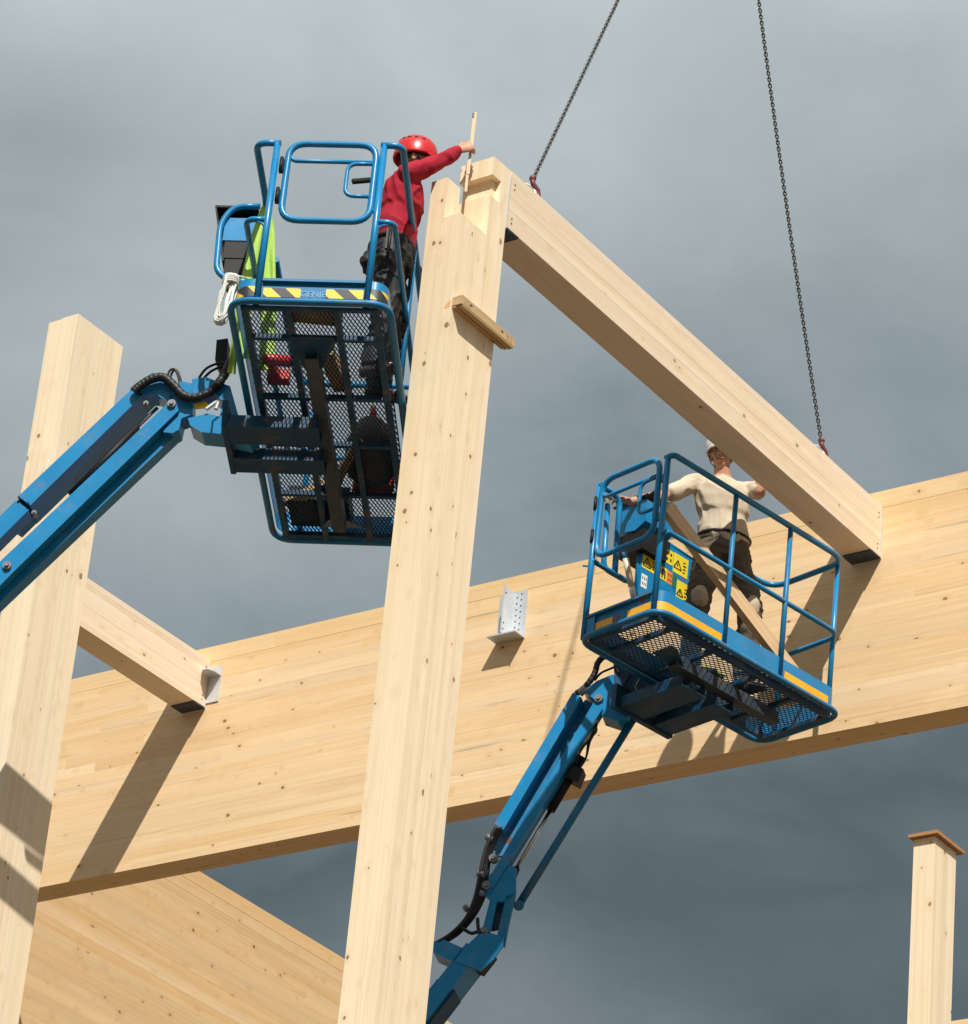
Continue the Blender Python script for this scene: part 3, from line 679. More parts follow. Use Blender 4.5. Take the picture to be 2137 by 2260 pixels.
hose(lft, ppath(zc, [(1045, 490), (1062, 448), (1090, 438), (1112, 475), (1125, 535)], A1, n1_, 0.06), 0.007)
hose(lft, ppath(zc, [(1065, 490), (1082, 452), (1105, 445), (1125, 485), (1138, 540)], A1, n1_, 0.04), 0.007)
hose(lft, ppath(zc, [(1245, 585), (1240, 510), (1285, 440), (1345, 408), (1400, 400)], A1, n1_, 0.05), 0.008)
hose(lft, ppath(zc, [(1270, 590), (1262, 520), (1310, 460), (1365, 430), (1420, 415)], A1, n1_, 0.03), 0.008)
hose(lft, ppath(zc, [(140, 1270), (95, 1320), (40, 1380), (-20, 1440), (-60, 1500)], A1, n1_, 0.03), 0.028, 'ribbed_conduit', 14)
J('warning_decal', [(1212, 655), (1290, 640), (1312, 680), (1220, 690)], 0.0765, 0.0745, DECAL)
hose(lft, ppath(zc, [(1290, 690), (1330, 660), (1365, 640), (1350, 690)], A1, n1_, 0.09), 0.012, 'fitting', 0, GALV)
J('valve_block', [(1355, 255), (1425, 245), (1420, 420), (1370, 430), (1345, 380)], -0.02, -0.14, BLACK)
# ---- boom, turret and chassis, below and left of the picture
def chassis(root, base, top, headpts):
    b = Vector(base); tt = b+Vector((0, 0, 1.75))
    mb = MB(); mb.bar(Vector(top), tt+Vector((0, 0, 0.1)), 0.26, 0.30); mb.build('boom', BLUE, root)
    ang = math.atan2(top[1]-base[1], top[0]-base[0]); M = Matrix.Translation(b) @ Matrix.Rotation(ang, 4, 'Z')
    mb = MB(M); mb.span((-1.6, -0.75, 0.95), (0.5, 0.75, 1.65)); mb.span((-0.3, -0.2, 1.65), (0.2, 0.2, 2.0)); mb.build('turret', BLUE, root)
    mb = MB(M); mb.span((-1.0, -0.65, 0.45), (1.0, 0.65, 0.92)); mb.build('chassis', BLACK, root)
    for x in (-1.0, 1.0):
        for y in (-0.85, 0.85):
            mb = MB(M); mb.tube([(x, y-0.15, 0.42), (x, y-0.12, 0.42), (x, y+0.12, 0.42), (x, y+0.15, 0.42)], 0.42, 20, False, lambda u: 0.9 if u in (0, 1) else 1.0); wh = mb.build('wheel', RUBBER, root)
            mb = MB(M); mb.tube([(x, y-0.155, 0.42), (x, y+0.155, 0.42)], 0.2, 14); mb.build('rim', DECAL_W, wh)
e1 = (on_plane(zc(-330, 1790), A1, n1_)+on_plane(zc(-280, 2160), A1, n1_))/2
J('jib_knuckle', [(-250, 1700), (-200, 1980), (-230, 2200), (-420, 2250), (-470, 1800)], 0.12, -0.12)
chassis(lft, RT1, e1, None)

# ------------------------------------------------------------------ lift 2 (right)
A2 = M2 @ Vector((0.0, 0.9, -0.15)); AZ2 = R(203.0); n2_ = Vector((math.sin(AZ2), -math.cos(AZ2), 0))
if n2_.dot(-FW) < 0: n2_ = -n2_
_o = on_plane(ze(430, 1560), A2, n2_); _e = on_plane(ze(100, 1990), A2, n2_); _d = (_e-_o).normalized()
RT2 = Vector((-19.4, 17.0, GZ))
lf2 = thing('boom_lift', RT2, 'blue boom lift holding the basket with the worker in beige in front of the girder', 'boom lift', 'blue boom lifts')
W2, L2_ = 0.728, 1.757
tl2, tr2, tn2 = basket(lf2, M2, W2, L2_, 0.02, 0.648, 1.15, 0.575, (0.05, 0.225, 0.60, 1.02, 1.385, 1.70), (0.085, 0.65), (0.632, 1.17), 0.22, 0.033, 0.050)
gate(lf2, M2, 0.052, 0.580, 0.585, 1.175, 0.03)
# yellow bands on the toe boards
kick(M2, [(0.655, 0.0235)]+arc2(W2-0.113, 0.113, 0.0895, 270, 360)+[(W2-0.0235, 0.60)], 0.008, 0.074, 0.002).build('yellow_band', YELLOW, tr2)
kick(M2, [(W2-0.0235, 1.21), (W2-0.0235, L2_-0.12)], 0.008, 0.074, 0.002).build('yellow_band', YELLOW, tr2)
MB(M2).span((0.075, 0.0362, 0.036), (0.27, 0.0388, 0.085)).build('yellow_band', YELLOW, tn2)
MB(M2).span((0.40, 0.0362, 0.036), (0.625, 0.0388, 0.085)).build('yellow_band', YELLOW, tn2)
# under the floor
ch = MB(M2); ch.span((0.37, 0.47, -0.13), (0.45, 1.45, -0.12)); ch.span((0.37, 0.47, -0.12), (0.378, 1.45, -0.05)); ch.span((0.442, 0.47, -0.12), (0.45, 1.45, -0.05)); ch.build('support_channel', STEEL_R, lf2)
mb = MB(M2); mb.prism([(0.33, 0.36, -0.056), (0.50, 0.36, -0.056), (0.50, 0.42, -0.06), (0.45, 0.54, -0.1195), (0.37, 0.54, -0.1195), (0.33, 0.42, -0.06)], (0, 0, 0.006)); mb.build('channel_bracket', BLUE_D, lf2)
for y0, y1 in ((0.58, 0.80), (0.90, 1.07)):
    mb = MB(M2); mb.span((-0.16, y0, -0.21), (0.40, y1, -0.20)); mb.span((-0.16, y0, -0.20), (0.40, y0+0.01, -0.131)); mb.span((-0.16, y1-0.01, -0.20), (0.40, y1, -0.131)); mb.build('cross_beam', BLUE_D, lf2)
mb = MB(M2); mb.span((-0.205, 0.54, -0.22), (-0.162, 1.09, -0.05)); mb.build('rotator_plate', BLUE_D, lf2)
# control console: side panel, box, posts
pn = MB(M2); pn.prism([(0.055, 0.42, 0.42), (0.055, 0.42, 0.89), (0.055, 0.50, 0.99), (0.055, 0.90, 0.965), (0.055, 0.955, 0.90), (0.055, 0.955, 0.42)], (0.024, 0, 0)); pn = pn.build('console_panel', BLUE, lf2)
MB(M2).tube([(0.067, 0.46, 1.0), (0.067, 0.91, 0.975)], 0.016, 8).build('panel_rail', BLUE, lf2)
def decal(u0, v0, du, dv, mat, kind=0):
    """flat sticker on the console panel: u along the basket, v up"""
    x = 0.0795; sh_ = -0.0
    d = MB(M2).prism([(x, u0, v0), (x, u0+du, v0), (x, u0+du, v0+dv), (x, u0, v0+dv)], (0.0012, 0, 0)).build('warning_decal', mat, pn)
    x += 0.0016; mb = MB(M2)
    if kind == 1:      # warning triangle and small marks
        cx, cy, s = u0+du*0.30, v0+dv*0.46, min(du*0.52, dv*0.8); a = [(cx-s/2, cy-s*0.42), (cx+s/2, cy-s*0.42), (cx, cy+s*0.46)]
        for i in range(3):
            p, q = a[i], a[(i+1) % 3]; mb.bar((x, p[0], p[1]), (x, q[0], q[1]), 0.0095, 0.001, (1, 0, 0))
        mb.span((x-0.0005, cx-0.005, cy-s*0.2), (x+0.0005, cx+0.005, cy+s*0.16))
        for k in range(4):
            yy = v0+dv*(0.18+0.17*k); mb.span((x-0.0005, u0+du*0.66, yy), (x+0.0005, u0+du*(0.80+0.1*((k*7) % 3)/3), yy+dv*0.07))
    elif kind == 2:
        for k in range(6):
            uu = u0+du*(0.15+0.3*(k % 3)); vv = v0+dv*(0.2+0.4*(k//3)); mb.span((x-0.0005, uu, vv), (x+0.0005, uu+du*0.12, vv+dv*0.2))
    elif kind == 3:
        mb.tube(fil([(x, u0+du*0.3, v0+dv*0.15), (x, u0+du*0.3, v0+dv*0.85), (x, u0+du*0.7, v0+dv*0.7), (x, u0+du*0.7, v0+dv*0.15)], 0.02), 0.005, 5)
    if mb.v: mb.build('pictogram', INK, d, kind='stuff')
decal(0.485, 0.845, 0.10, 0.115, DECAL, 1); decal(0.595, 0.835, 0.115, 0.105, DECAL, 2); decal(0.715, 0.80, 0.14, 0.145, DECAL, 1)
decal(0.43, 0.70, 0.145, 0.11, DECAL, 1); decal(0.60, 0.695, 0.065, 0.095, DECAL, 3); decal(0.667, 0.69, 0.05, 0.095, DECAL_O, 2); decal(0.719, 0.685, 0.04, 0.095, DECAL_G, 0)
decal(0.765, 0.60, 0.115, 0.16, DECAL, 1); decal(0.885, 0.56, 0.055, 0.15, DECAL, 2); decal(0.435, 0.555, 0.055, 0.10, DECAL_W, 2)
cb = MB(M2); y0 = 0.36
cb.prism([(-0.145, y0, 0.985), (0.055, y0, 0.955), (0.145, y0, 1.0), (0.145, y0, 1.16), (0.10, y0, 1.18), (-0.10, y0, 1.18), (-0.145, y0, 1.16)], (0, 0.26, 0)); cb = cb.build('control_box', BLUE, lf2)
MB(M2).prism([(-0.16, y0-0.02, 1.182), (0.16, y0-0.02, 1.182), (0.14, y0+0.28, 1.235), (-0.14, y0+0.28, 1.235)], (0, 0, 0.014)).build('box_cover', BLACK, cb)
mb = MB(M2); mb.span((-0.11, y0+0.01, 0.80), (0.13, y0+0.24, 0.954)); mb.build('joystick_housing', BLACK, cb)
MB(M2).tube(fil([(0.02, 0.12, 1.05), (0.02, 0.14, 0.575), (0.02, 0.35, 0.575)], 0.06), 0.019, 10).build('box_guard', BLUE, lf2)
MB(M2).tube([(0.05, 0.43, 0.44), (0.05, 0.425, 1.10)], 0.019, 10).build('box_guard', BLUE, lf2)
a = loc(M2, zd(432, 785), 0, 0.12); b = loc(M2, zd(482, 1025), 0, 0.12)
mb = MB(M2); mb.tube([a, a.lerp(b, 0.7)], 0.021, 10); hs_ = mb.build('manual_holder', CREAM, lf2)
MB(M2).tube([a.lerp(b, 0.7), b], 0.0205, 10).build('holder_end', GALV, hs_); MB(M2).tube([a.lerp(b, -0.16), a], 0.0175, 10).build('holder_cap', BLUE, hs_)
# ---- jib and boom, traced in the upright plane they swing in
K = lambda nm, pts, a, b, mat=BLUE: plate(nm, lf2, ze, pts, A2, n2_, a, b, mat)
cv2 = K('jib_cover', [(835, 212), (880, 240), (462, 948), (415, 915)], 0.07, -0.075)
K('jib_tube', [(900, 250), (945, 275), (470, 1090), (395, 1075), (440, 950)], -0.035, -0.075, BLUE_W)
K('jib_link', [(955, 250), (992, 275), (992, 300), (390, 1288), (352, 1262)], 0.095, 0.01)
K('pivot_head', [(890, 205), (965, 150), (1045, 118), (1135, 140), (1185, 290), (1130, 345), (1075, 368), (990, 340), (965, 262)], 0.07, -0.08)
K('rotator_casting', [(1050, 55), (1300, 70), (1340, 180), (1320, 250), (1260, 300), (1180, 305), (1100, 262), (1060, 180)], 0.08, -0.12, BLUE_D)
for a_, b_ in ((0.085, 0.06), (-0.06, -0.085)):
    K('knuckle_plate', [(392, 1185), (470, 1130), (530, 1150), (528, 1290), (470, 1330), (400, 1335), (352, 1290)], a_, b_)
    K('knuckle_link', [(392, 1320), (430, 1325), (378, 1545), (335, 1540)], a_, b_)
    K('knuckle_link', [(478, 1300), (528, 1288), (488, 1470), (470, 1570), (418, 1560)], a_, b_, BLUE_W)
K('knuckle_web', [(420, 1340), (470, 1330), (440, 1470), (395, 1480)], 0.02, -0.02, BLUE_D)
HP = [(262, 1570), (330, 1505), (400, 1500), (462, 1520), (460, 1565), (408, 1640), (340, 1700), (200, 1650)]
K('boom_head', HP, 0.135, 0.115); K('boom_head', HP, -0.115, -0.135); K('head_spacer', [(270, 1580), (370, 1500), (400, 1580), (330, 1670), (220, 1640)], 0.10, -0.10, BLACK)
K('valve_cover', [(90, 1545), (132, 1528), (248, 1580), (228, 1640), (190, 1652), (88, 1602)], 0.13, -0.05)
for q, r_ in (((972, 245), 0.03), ((372, 1245), 0.03), ((410, 1100), 0.03), ((345, 1288), 0.022), ((360, 1490), 0.03), ((262, 1365), 0.02)):
    c = on_plane(ze(*q), A2+n2_*0.1, n2_); mb = MB(); mb.tube([c-n2_*0.03, c+n2_*0.012], r_, 10); mb.tube([c+n2_*0.012, c+n2_*0.022], r_*0.5, 8); mb.build('pivot_pin', PIN, lf2)
mb = MB(); mb.tube(ppath(ze, [(1160, 350), (548, 1345)], A2, n2_, -0.03), 0.027, 10); mb.build('lower_link', BLUE_W, lf2)
mb = MB(); mb.tube([on_plane(ze(1170, 338), A2+n2_*0.02, n2_), on_plane(ze(1170, 338), A2-n2_*0.09, n2_)], 0.036, 10); mb.build('pivot_pin', BLUE_W, lf2)
mb = MB(); mb.tube([on_plane(ze(545, 1352), A2+n2_*0.02, n2_), on_plane(ze(545, 1352), A2-n2_*0.09, n2_)], 0.036, 10); mb.build('pivot_pin', BLUE_W, lf2)
mb = MB(); mb.tube(ppath(ze, [(880, 560), (712, 845)], A2, n2_, -0.02), 0.034, 12); mb.build('cylinder', BLACK, lf2)
K('cylinder_valve', [(825, 600), (890, 620), (860, 695), (795, 660)], 0.06, -0.05, BLACK)
mb = MB(); mb.tube(ppath(ze, [(712, 845), (530, 1155)], A2, n2_, -0.02), 0.0155, 10); mb.build('cylinder_rod', CHROME, lf2)
mb = MB(); mb.tube(ppath(ze, [(532, 1152), (483, 1275)], A2, n2_, -0.02), 0.026, 10); mb.build('cylinder_eye', BLACK, lf2)
hose(lf2, ppath(ze, [(1055, 40), (1005, 22), (968, 55), (955, 100), (935, 140), (895, 190), (850, 222)], A2, n2_, 0.06), 0.021, 'ribbed_conduit', 12)
hose(lf2, ppath(ze, [(1090, 60), (1040, 85), (985, 110), (950, 150)], A2, n2_, 0.03), 0.008)
hose(lf2, ppath(ze, [(1080, 110), (1060, 70), (1075, 50), (1120, 60)], A2, n2_, 0.09), 0.009)
for k in range(4):
    dx = (k-1.5)*11
    hose(lf2, ppath(ze, [(440+dx, 935), (395+dx, 1025), (370+dx, 1110), (352+dx*1.2, 1220), (330+dx*1.3, 1320), (280+dx, 1420), (205+dx, 1500), (130+dx, 1548)], A2, n2_, 0.12-0.02*k), 0.014)
hose(lf2, ppath(ze, [(965, 360), (955, 420), (925, 480), (905, 560), (870, 610)], A2, n2_, 0.03), 0.0065)
hose(lf2, ppath(ze, [(960, 370), (935, 450), (880, 520), (850, 600)], A2, n2_, 0.05), 0.0065)
hose(lf2, ppath(ze, [(325, 1420), (330, 1480), (350, 1530), (330, 1600), (310, 1640)], A2, n2_, 0.11), 0.012)
for q0, q1 in (((905, 190), (872, 222)), ((405, 1000), (372, 985)), ((365, 1190), (325, 1180))):
    mb = MB(); mb.tube(ppath(ze, [q0, q1], A2, n2_, 0.11), 0.024, 8); mb.build('hose_clamp', PIN, lf2)
hose(lf2, ppath(ze, [(870, 620), (905, 560), (920, 470), (960, 420), (950, 360), (975, 300)], A2, n2_, 0.0), 0.0075)
hose(lf2, ppath(ze, [(240, 1470), (290, 1500), (330, 1495), (345, 1550)], A2, n2_, 0.12), 0.012)
hose(lf2, ppath(ze, [(1120, 70), (1140, 120), (1110, 170), (1150, 220), (1130, 280)], A2, n2_, 0.11), 0.009)
hose(lf2, ppath(ze, [(1160, 90), (1190, 140), (1170, 190), (1200, 230)], A2, n2_, 0.11), 0.008, 'fitting', 0, PIN)
K('sensor_box', [(335, 1540), (378, 1520), (388, 1600), (330, 1640), (295, 1610)], 0.115, 0.10, BLACK)
# boom running down out of the picture
bo = on_plane(ze(322, 1615), A2, n2_); bd = (on_plane(ze(70, 1940), A2, n2_)-bo).normalized()
be = bo+bd*5.2
mb = MB(); mb.bar(bo, be, 0.26, 0.115); mb.build('boom', BLUE, lf2)
mb = MB(); mb.bar(bo+bd*0.30, be, 0.20, 0.150); mb.build('inner_boom', BLUE_D, lf2)
mb = MB(); mb.box(be, (0.5, 0.4, 0.5)); mb.build('boom_knuckle', BLUE, lf2)
chassis(lf2, RT2, be, None)

# ================================================================== LOOSE THINGS IN AND ON THE BASKETS
def oriented(name, M, a, b, wd, ht, mat, label, cat, up=(0, 0, 1), group=None):
    """a board from a to b (basket coordinates) whose local X runs along it"""
    A = M @ Vector(a); B = M @ Vector(b); d = (B-A).normalized(); upw = (M.to_3x3() @ Vector(up)); s = upw.cross(d).normalized(); u = d.cross(s)
    me = bpy.data.meshes.new(name); me.from_pydata(cubev((0, 0, 0), ((B-A).length, wd, ht)), [], CF); me.update(); me.materials.append(mat)
    o = bpy.data.objects.new(name, me); C.objects.link(o); o.matrix_world = Matrix.Translation((A+B)/2) @ Matrix((d, s, u)).transposed().to_4x4()
    WL[o] = (A+B)/2
    return tag(o, label, cat, group)
oriented('timber_plank', M2, (0.625, 0.075, 0.80), (0.645, 1.47, 0.075), 0.055, 0.105, W_PLK, 'sawn timber plank leaning lengthwise in the right hand basket', 'plank')
oriented('wood_offcut', M2, (0.02, 0.02, 1.02), (-0.02, 0.17, 1.13), 0.045, 0.02, W_OLD, 'thin wood scrap held against the gate top of the right basket', 'offcut')
oriented('wood_offcut', M1, (0.30, 0.16, 0.075), (0.63, 0.20, 0.075), 0.16, 0.12, W_OLD, 'dark timber block lying on the left basket grating behind the gate', 'offcut', group='offcuts on the left basket floor')
oriented('wood_offcut', M1, (0.10, 2.16, 0.028), (0.46, 1.88, 0.028), 0.07, 0.035, W_PLK, 'long orange offcut on the left basket grating at its far end', 'offcut', group='offcuts on the left basket floor')
oriented('wood_offcut', M1, (0.40, 2.00, 0.028), (0.62, 1.45, 0.028), 0.05, 0.035, W_PLK, 'narrow offcut on the left basket grating beside the channel', 'offcut', group='offcuts on the left basket floor')
oriented('wood_offcut', M1, (0.50, 0.55, 0.04), (0.56, 0.92, 0.04), 0.09, 0.06, W_PLK, 'short pale offcut on the left basket grating by the boots', 'offcut', group='offcuts on the left basket floor')
# red drill, tool box, blue hose on the left basket's floor
t = thing('cordless_drill', M1 @ Vector((0.20, 0.72, 0.01)), 'red cordless drill lying on the left basket grating', 'drill')
mb = MB(M1); mb.tube([(0.12, 0.66, 0.045), (0.15, 0.66, 0.045), (0.28, 0.68, 0.045)], 0.034, 10); mb.build('motor_housing', REDP, t)
mb = MB(M1); mb.bar((0.16, 0.67, 0.04), (0.19, 0.80, 0.035), 0.04, 0.045); mb.span((0.13, 0.80, 0.01), (0.26, 0.87, 0.075)); mb.build('handle', REDP, t)
mb = MB(M1); mb.tube([(0.28, 0.68, 0.045), (0.33, 0.685, 0.045)], 0.022, 10); mb.tube([(0.33, 0.685, 0.045), (0.40, 0.695, 0.04)], 0.006, 6); mb.build('chuck', BLACK, t)
t = thing('tool_bag', M1 @ Vector((0.66, 1.75, 0.01)), 'dark red and brown tool bag on the left basket grating', 'bag')
mb = MB(M1); mb.loft([((0.66, 1.72, 0.012), (0.15, 0, 0), (0, 0.22, 0)), ((0.66, 1.72, 0.15), (0.16, 0, 0), (0, 0.23, 0)), ((0.66, 1.72, 0.27), (0.11, 0, 0), (0, 0.19, 0))], 14); mb.build('bag_body', BOOT, t)
mb = MB(M1); mb.tube(fil([(0.66, 1.55, 0.27), (0.66, 1.60, 0.40), (0.66, 1.84, 0.40), (0.66, 1.89, 0.27)], 0.06), 0.012, 8); mb.build('handle', REDP, t)
mb = MB(M1); mb.loft([((0.66, 1.98, 0.02), (0.13, 0, 0), (0, 0.035, 0)), ((0.66, 1.97, 0.2), (0.12, 0, 0), (0, 0.03, 0))], 12); mb.build('side_pocket', REDP, t)
o = hose(None, [M1 @ Vector(q) for q in ((0.18, 1.50, 0.02), (0.27, 1.53, 0.02), (0.31, 1.62, 0.02), (0.30, 1.74, 0.02), (0.33, 1.85, 0.02))], 0.011, 'air_hose', 0, paint('bright_blue_hose', (0.02, 0.25, 0.6), 0.4, 0.1)); tag(o, 'bright blue hose piece lying on the left basket grating', 'hose')
t = thing('tool_case', M1 @ Vector((0.30, 2.30, 0.01)), 'flat dark tool case at the far end of the left basket', 'case')
MB(M1).span((0.12, 2.10, 0.008), (0.50, 2.38, 0.12)).build('case_body', BLACK, t); MB(M1).tube(fil([(0.25, 2.09, 0.06), (0.25, 2.05, 0.06), (0.37, 2.05, 0.06), (0.37, 2.09, 0.06)], 0.02), 0.01, 6).build('handle', BLACK, t)
t = thing('glove', M2 @ Vector((0.40, 0.75, 0.02)), 'yellow green work glove lying on the right basket grating', 'glove')
mb = MB(M2); mb.ball((0.36, 0.86, 0.025), 0.05, 0.07, 0.018)
for k in range(4): mb.capsule((0.33+0.022*k, 0.91, 0.022), (0.325+0.026*k, 0.97, 0.018), 0.0095, 0.008, 8)
mb.capsule((0.32, 0.84, 0.022), (0.275, 0.88, 0.018), 0.011, 0.009, 8); mb.build('glove_shell', plain('lime_glove', (0.55, 0.60, 0.05), 0.8), t)
# lime sling over the left rail
t = thing('lifting_sling', M1 @ Vector((0.03, 0.62, 0.0)), 'lime green lifting sling draped over the left rail of the upper basket', 'sling')
def ribbon(M, cl, wd, th, name, parent, mat, seed=0.0):
    """flat band along a centre line; wd is a list of half-width vectors"""
    n = len(cl); vs = []; fs = []; kx = 7
    pts = []; ws = []
    for i in range(n-1):
        for k in range(6): t_ = k/6; pts.append(Vector(cl[i]).lerp(Vector(cl[i+1]), t_)); ws.append(Vector(wd[i]).lerp(Vector(wd[i+1]), t_))
    pts.append(Vector(cl[-1])); ws.append(Vector(wd[-1])); n = len(pts)
    for side in (0, 1):
        for i in range(n):
            d = (pts[min(i+1, n-1)]-pts[max(i-1, 0)]).normalized(); nr_ = ws[i].cross(d).normalized()
            for k in range(kx):
                u = k/(kx-1)*2-1; b = 0.012*math.sin(u*4.0+seed)*math.cos(i*0.25+seed)+0.010*noise.noise(Vector((u*2+seed, i*0.35, seed)))
                vs.append(pts[i]+ws[i]*u+nr_*(b+(th if side else 0)))
    q = n*kx
    for i in range(n-1):
        for k in range(kx-1):
            a = i*kx+k; fs += [(a, a+1, a+kx+1, a+kx), (q+a+kx, q+a+kx+1, q+a+1, q+a)]
    for i in range(n-1):
        a = i*kx; fs += [(a+kx, q+a+kx, q+a, a), (a+kx-1, q+a+kx-1, q+a+2*kx-1, a+2*kx-1)]
    return MB(M).add(vs, fs, True).build(name, mat, parent)
ribbon(M1, [(0.035, 0.60, 1.178), (0.015, 0.585, 1.05), (-0.005, 0.57, 0.80), (-0.02, 0.57, 0.50), (-0.01, 0.60, 0.20), (0.03, 0.62, 0.02)], [(0.012, 0, 0), (0.025, 0, 0), (0.035, 0, 0), (0.04, 0, 0), (0.045, 0, 0), (0.05, 0, 0)], 0.006, 'webbing', t, SLING, 0.4)
ribbon(M1, [(0.020, 0.64, 1.180), (0.055, 0.665, 1.05), (0.075, 0.68, 0.85), (0.10, 0.69, 0.55), (0.12, 0.72, 0.25), (0.13, 0.74, 0.02)], [(0.012, 0, 0), (0.022, 0, 0), (0.03, 0, 0), (0.04, 0, 0), (0.045, 0, 0), (0.05, 0, 0)], 0.006, 'webbing', t, SLING, 2.1)
ribbon(M1, [(0.03, 0.60, 1.181), (0.03, 0.62, 1.186), (0.03, 0.645, 1.181)], [(0.015, 0, 0)]*3, 0.005, 'webbing', t, SLING, 1.1)
ribbon(M1, [(-0.02, 0.57, 0.50), (-0.05, 0.60, 0.30), (-0.06, 0.68, 0.10), (-0.066, 0.72, -0.02)], [(0.012, 0.01, 0), (0.018, 0.01, 0), (0.022, 0.01, 0), (0.024, 0.01, 0)], 0.006, 'loop_end', t, SLING, 3.0)
# rope coil tied below the control box
t = thing('rope_coil', M1 @ Vector((-0.03, 0.45, 0.3)), 'coil of white rope hanging at the left corner of the upper basket', 'rope')
pb = loc(M1, za(185, 1015), 1, 0.45); hh = pb.z-loc(M1, za(160, 1310), 1, 0.45).z
for k in range(9):
    a = random.uniform(-1, 1); wq = random.uniform(0.028, 0.05); ln = hh*random.uniform(0.80, 1.0); ox = random.uniform(-0.028, 0.028); oy = random.uniform(-0.03, 0.03)
    pts = []
    for j in range(18):
        f_ = 2*math.pi*j/18; e_ = 0.5-0.5*math.cos(f_)
        pts.append((pb.x+ox*(1-e_)+wq*math.sin(f_)*(0.6+0.5*e_)-0.03*e_+0.01*math.sin(3*f_+a*3), 0.45+oy+0.015*math.sin(2*f_+a), pb.z-ln*e_))
    MB(M1).tube(pts, 0.0068, 6, True).build('rope_turn', ROPE, t)
mb = MB(M1)
for k in range(4): mb.tube([(pb.x+0.045*math.cos(q), 0.45+0.04*math.sin(q), pb.z-0.02-0.012*k) for q in [2*math.pi*j/10 for j in range(10)]], 0.0068, 6, True)
mb.tube([(pb.x, 0.45, pb.z), (pb.x-0.01, 0.50, pb.z+0.05), (-0.02, 0.57, 0.56)], 0.0068, 6); mb.build('rope_wrap', ROPE, t)

# ================================================================== PEOPLE
def solid(mb, name, voxel, mat, parent, smooth=6, wr=0.0, wscale=14.0, stretch=(1, 1, 1), seed=0.0):
    """fuse the overlapping volumes of mb into one continuous skin, then wrinkle it"""
    me = bpy.data.meshes.new(name); me.from_pydata(mb.v, [], mb.f); me.update()
    o = bpy.data.objects.new(name, me); C.objects.link(o)
    md = o.modifiers.new('remesh', 'REMESH'); md.mode = 'VOXEL'; md.voxel_size = voxel
    if smooth: sm = o.modifiers.new('smooth', 'SMOOTH'); sm.factor = 0.5; sm.iterations = smooth
    dg = bpy.context.evaluated_depsgraph_get(); me2 = bpy.data.meshes.new_from_object(o.evaluated_get(dg))
    bpy.data.objects.remove(o); bpy.data.meshes.remove(me); me2.name = name
    if wr:
        me2.update(); nn = [v.normal.copy() for v in me2.vertices]
        for v, n in zip(me2.vertices, nn):
            p = Vector((v.co.x*stretch[0], v.co.y*stretch[1], v.co.z*stretch[2]))*wscale+Vector((seed, seed*2, seed*3))
            q = noise.noise(p+Vector((noise.noise(p*0.6), 0, 0))); q = (1-abs(q)*2.2)**1 if False else q
            fold = (1.0-min(1.0, abs(q)*3.0)); v.co += n*(wr*(fold-0.35)+wr*0.6*noise.noise(p*0.45))
    for p in me2.polygons: p.use_smooth = True
    cs = [v.co for v in me2.vertices]; lo = Vector([min(c[i] for c in cs) for i in range(3)]); hi = Vector([max(c[i] for c in cs) for i in range(3)]); c = (lo+hi)/2
    me2.transform(Matrix.Translation(-c)); me2.materials.clear(); me2.materials.append(mat); me2.update()
    return link(name, me2, parent, c)
def frame_from(fwd, up=(0, 0, 1)):
    f = Vector(fwd).normalized(); u = Vector(up); s = f.cross(u).normalized(); u = s.cross(f)
    return f, s, u                       # forward, person's right, up
def hand(mb, wrist, fdir, pdir, curl=0.9, sc=1.0, right=True, grip=None):
    """palm + four fingers + thumb. fdir: along the hand, pdir: palm normal (side the fingers curl to)"""
    f = Vector(fdir).normalized(); p = (Vector(pdir)-f*Vector(pdir).dot(f)).normalized(); s = f.cross(p)*(1 if right else -1)
    w_ = Vector(wrist); pl = 0.085*sc
    mb.loft([(w_-f*0.015, s*0.027*sc, p*0.020*sc), (w_+f*0.02*sc, s*0.032*sc, p*0.017*sc), (w_+f*0.06*sc, s*0.042*sc, p*0.016*sc), (w_+f*pl, s*0.042*sc, p*0.014*sc), (w_+f*(pl+0.012*sc), s*0.036*sc, p*0.010*sc)], 14)
    for k, (o, ln) in enumerate(((0.031, 0.072), (0.0105, 0.080), (-0.0105, 0.075), (-0.031, 0.060))):
        a = w_+f*(pl-0.004)+s*(o*sc); d = f; seg = ln*sc
        for j, (fr, rr) in enumerate(((0.45, 0.0095), (0.30, 0.0088), (0.27, 0.0080))):
            ang = curl*(0.75+0.25*j); d = (d*math.cos(ang)+(p-d*p.dot(d)).normalized()*math.sin(ang)).normalized() if curl else d
            b = a+d*(seg*fr); mb.capsule(a, b, rr*sc, rr*0.95*sc, 8); a = b
    a = w_+f*0.022*sc+s*0.026*sc; d = (f*0.6+s*0.65+p*0.35).normalized()
    for ln, rr in ((0.036, 0.0125), (0.030, 0.0105), (0.026, 0.0090)):
        b = a+d*(ln*sc); mb.capsule(a, b, rr*sc, rr*0.93*sc, 8); a = b; d = (d*0.8+f*0.25+p*0.5*curl).normalized()
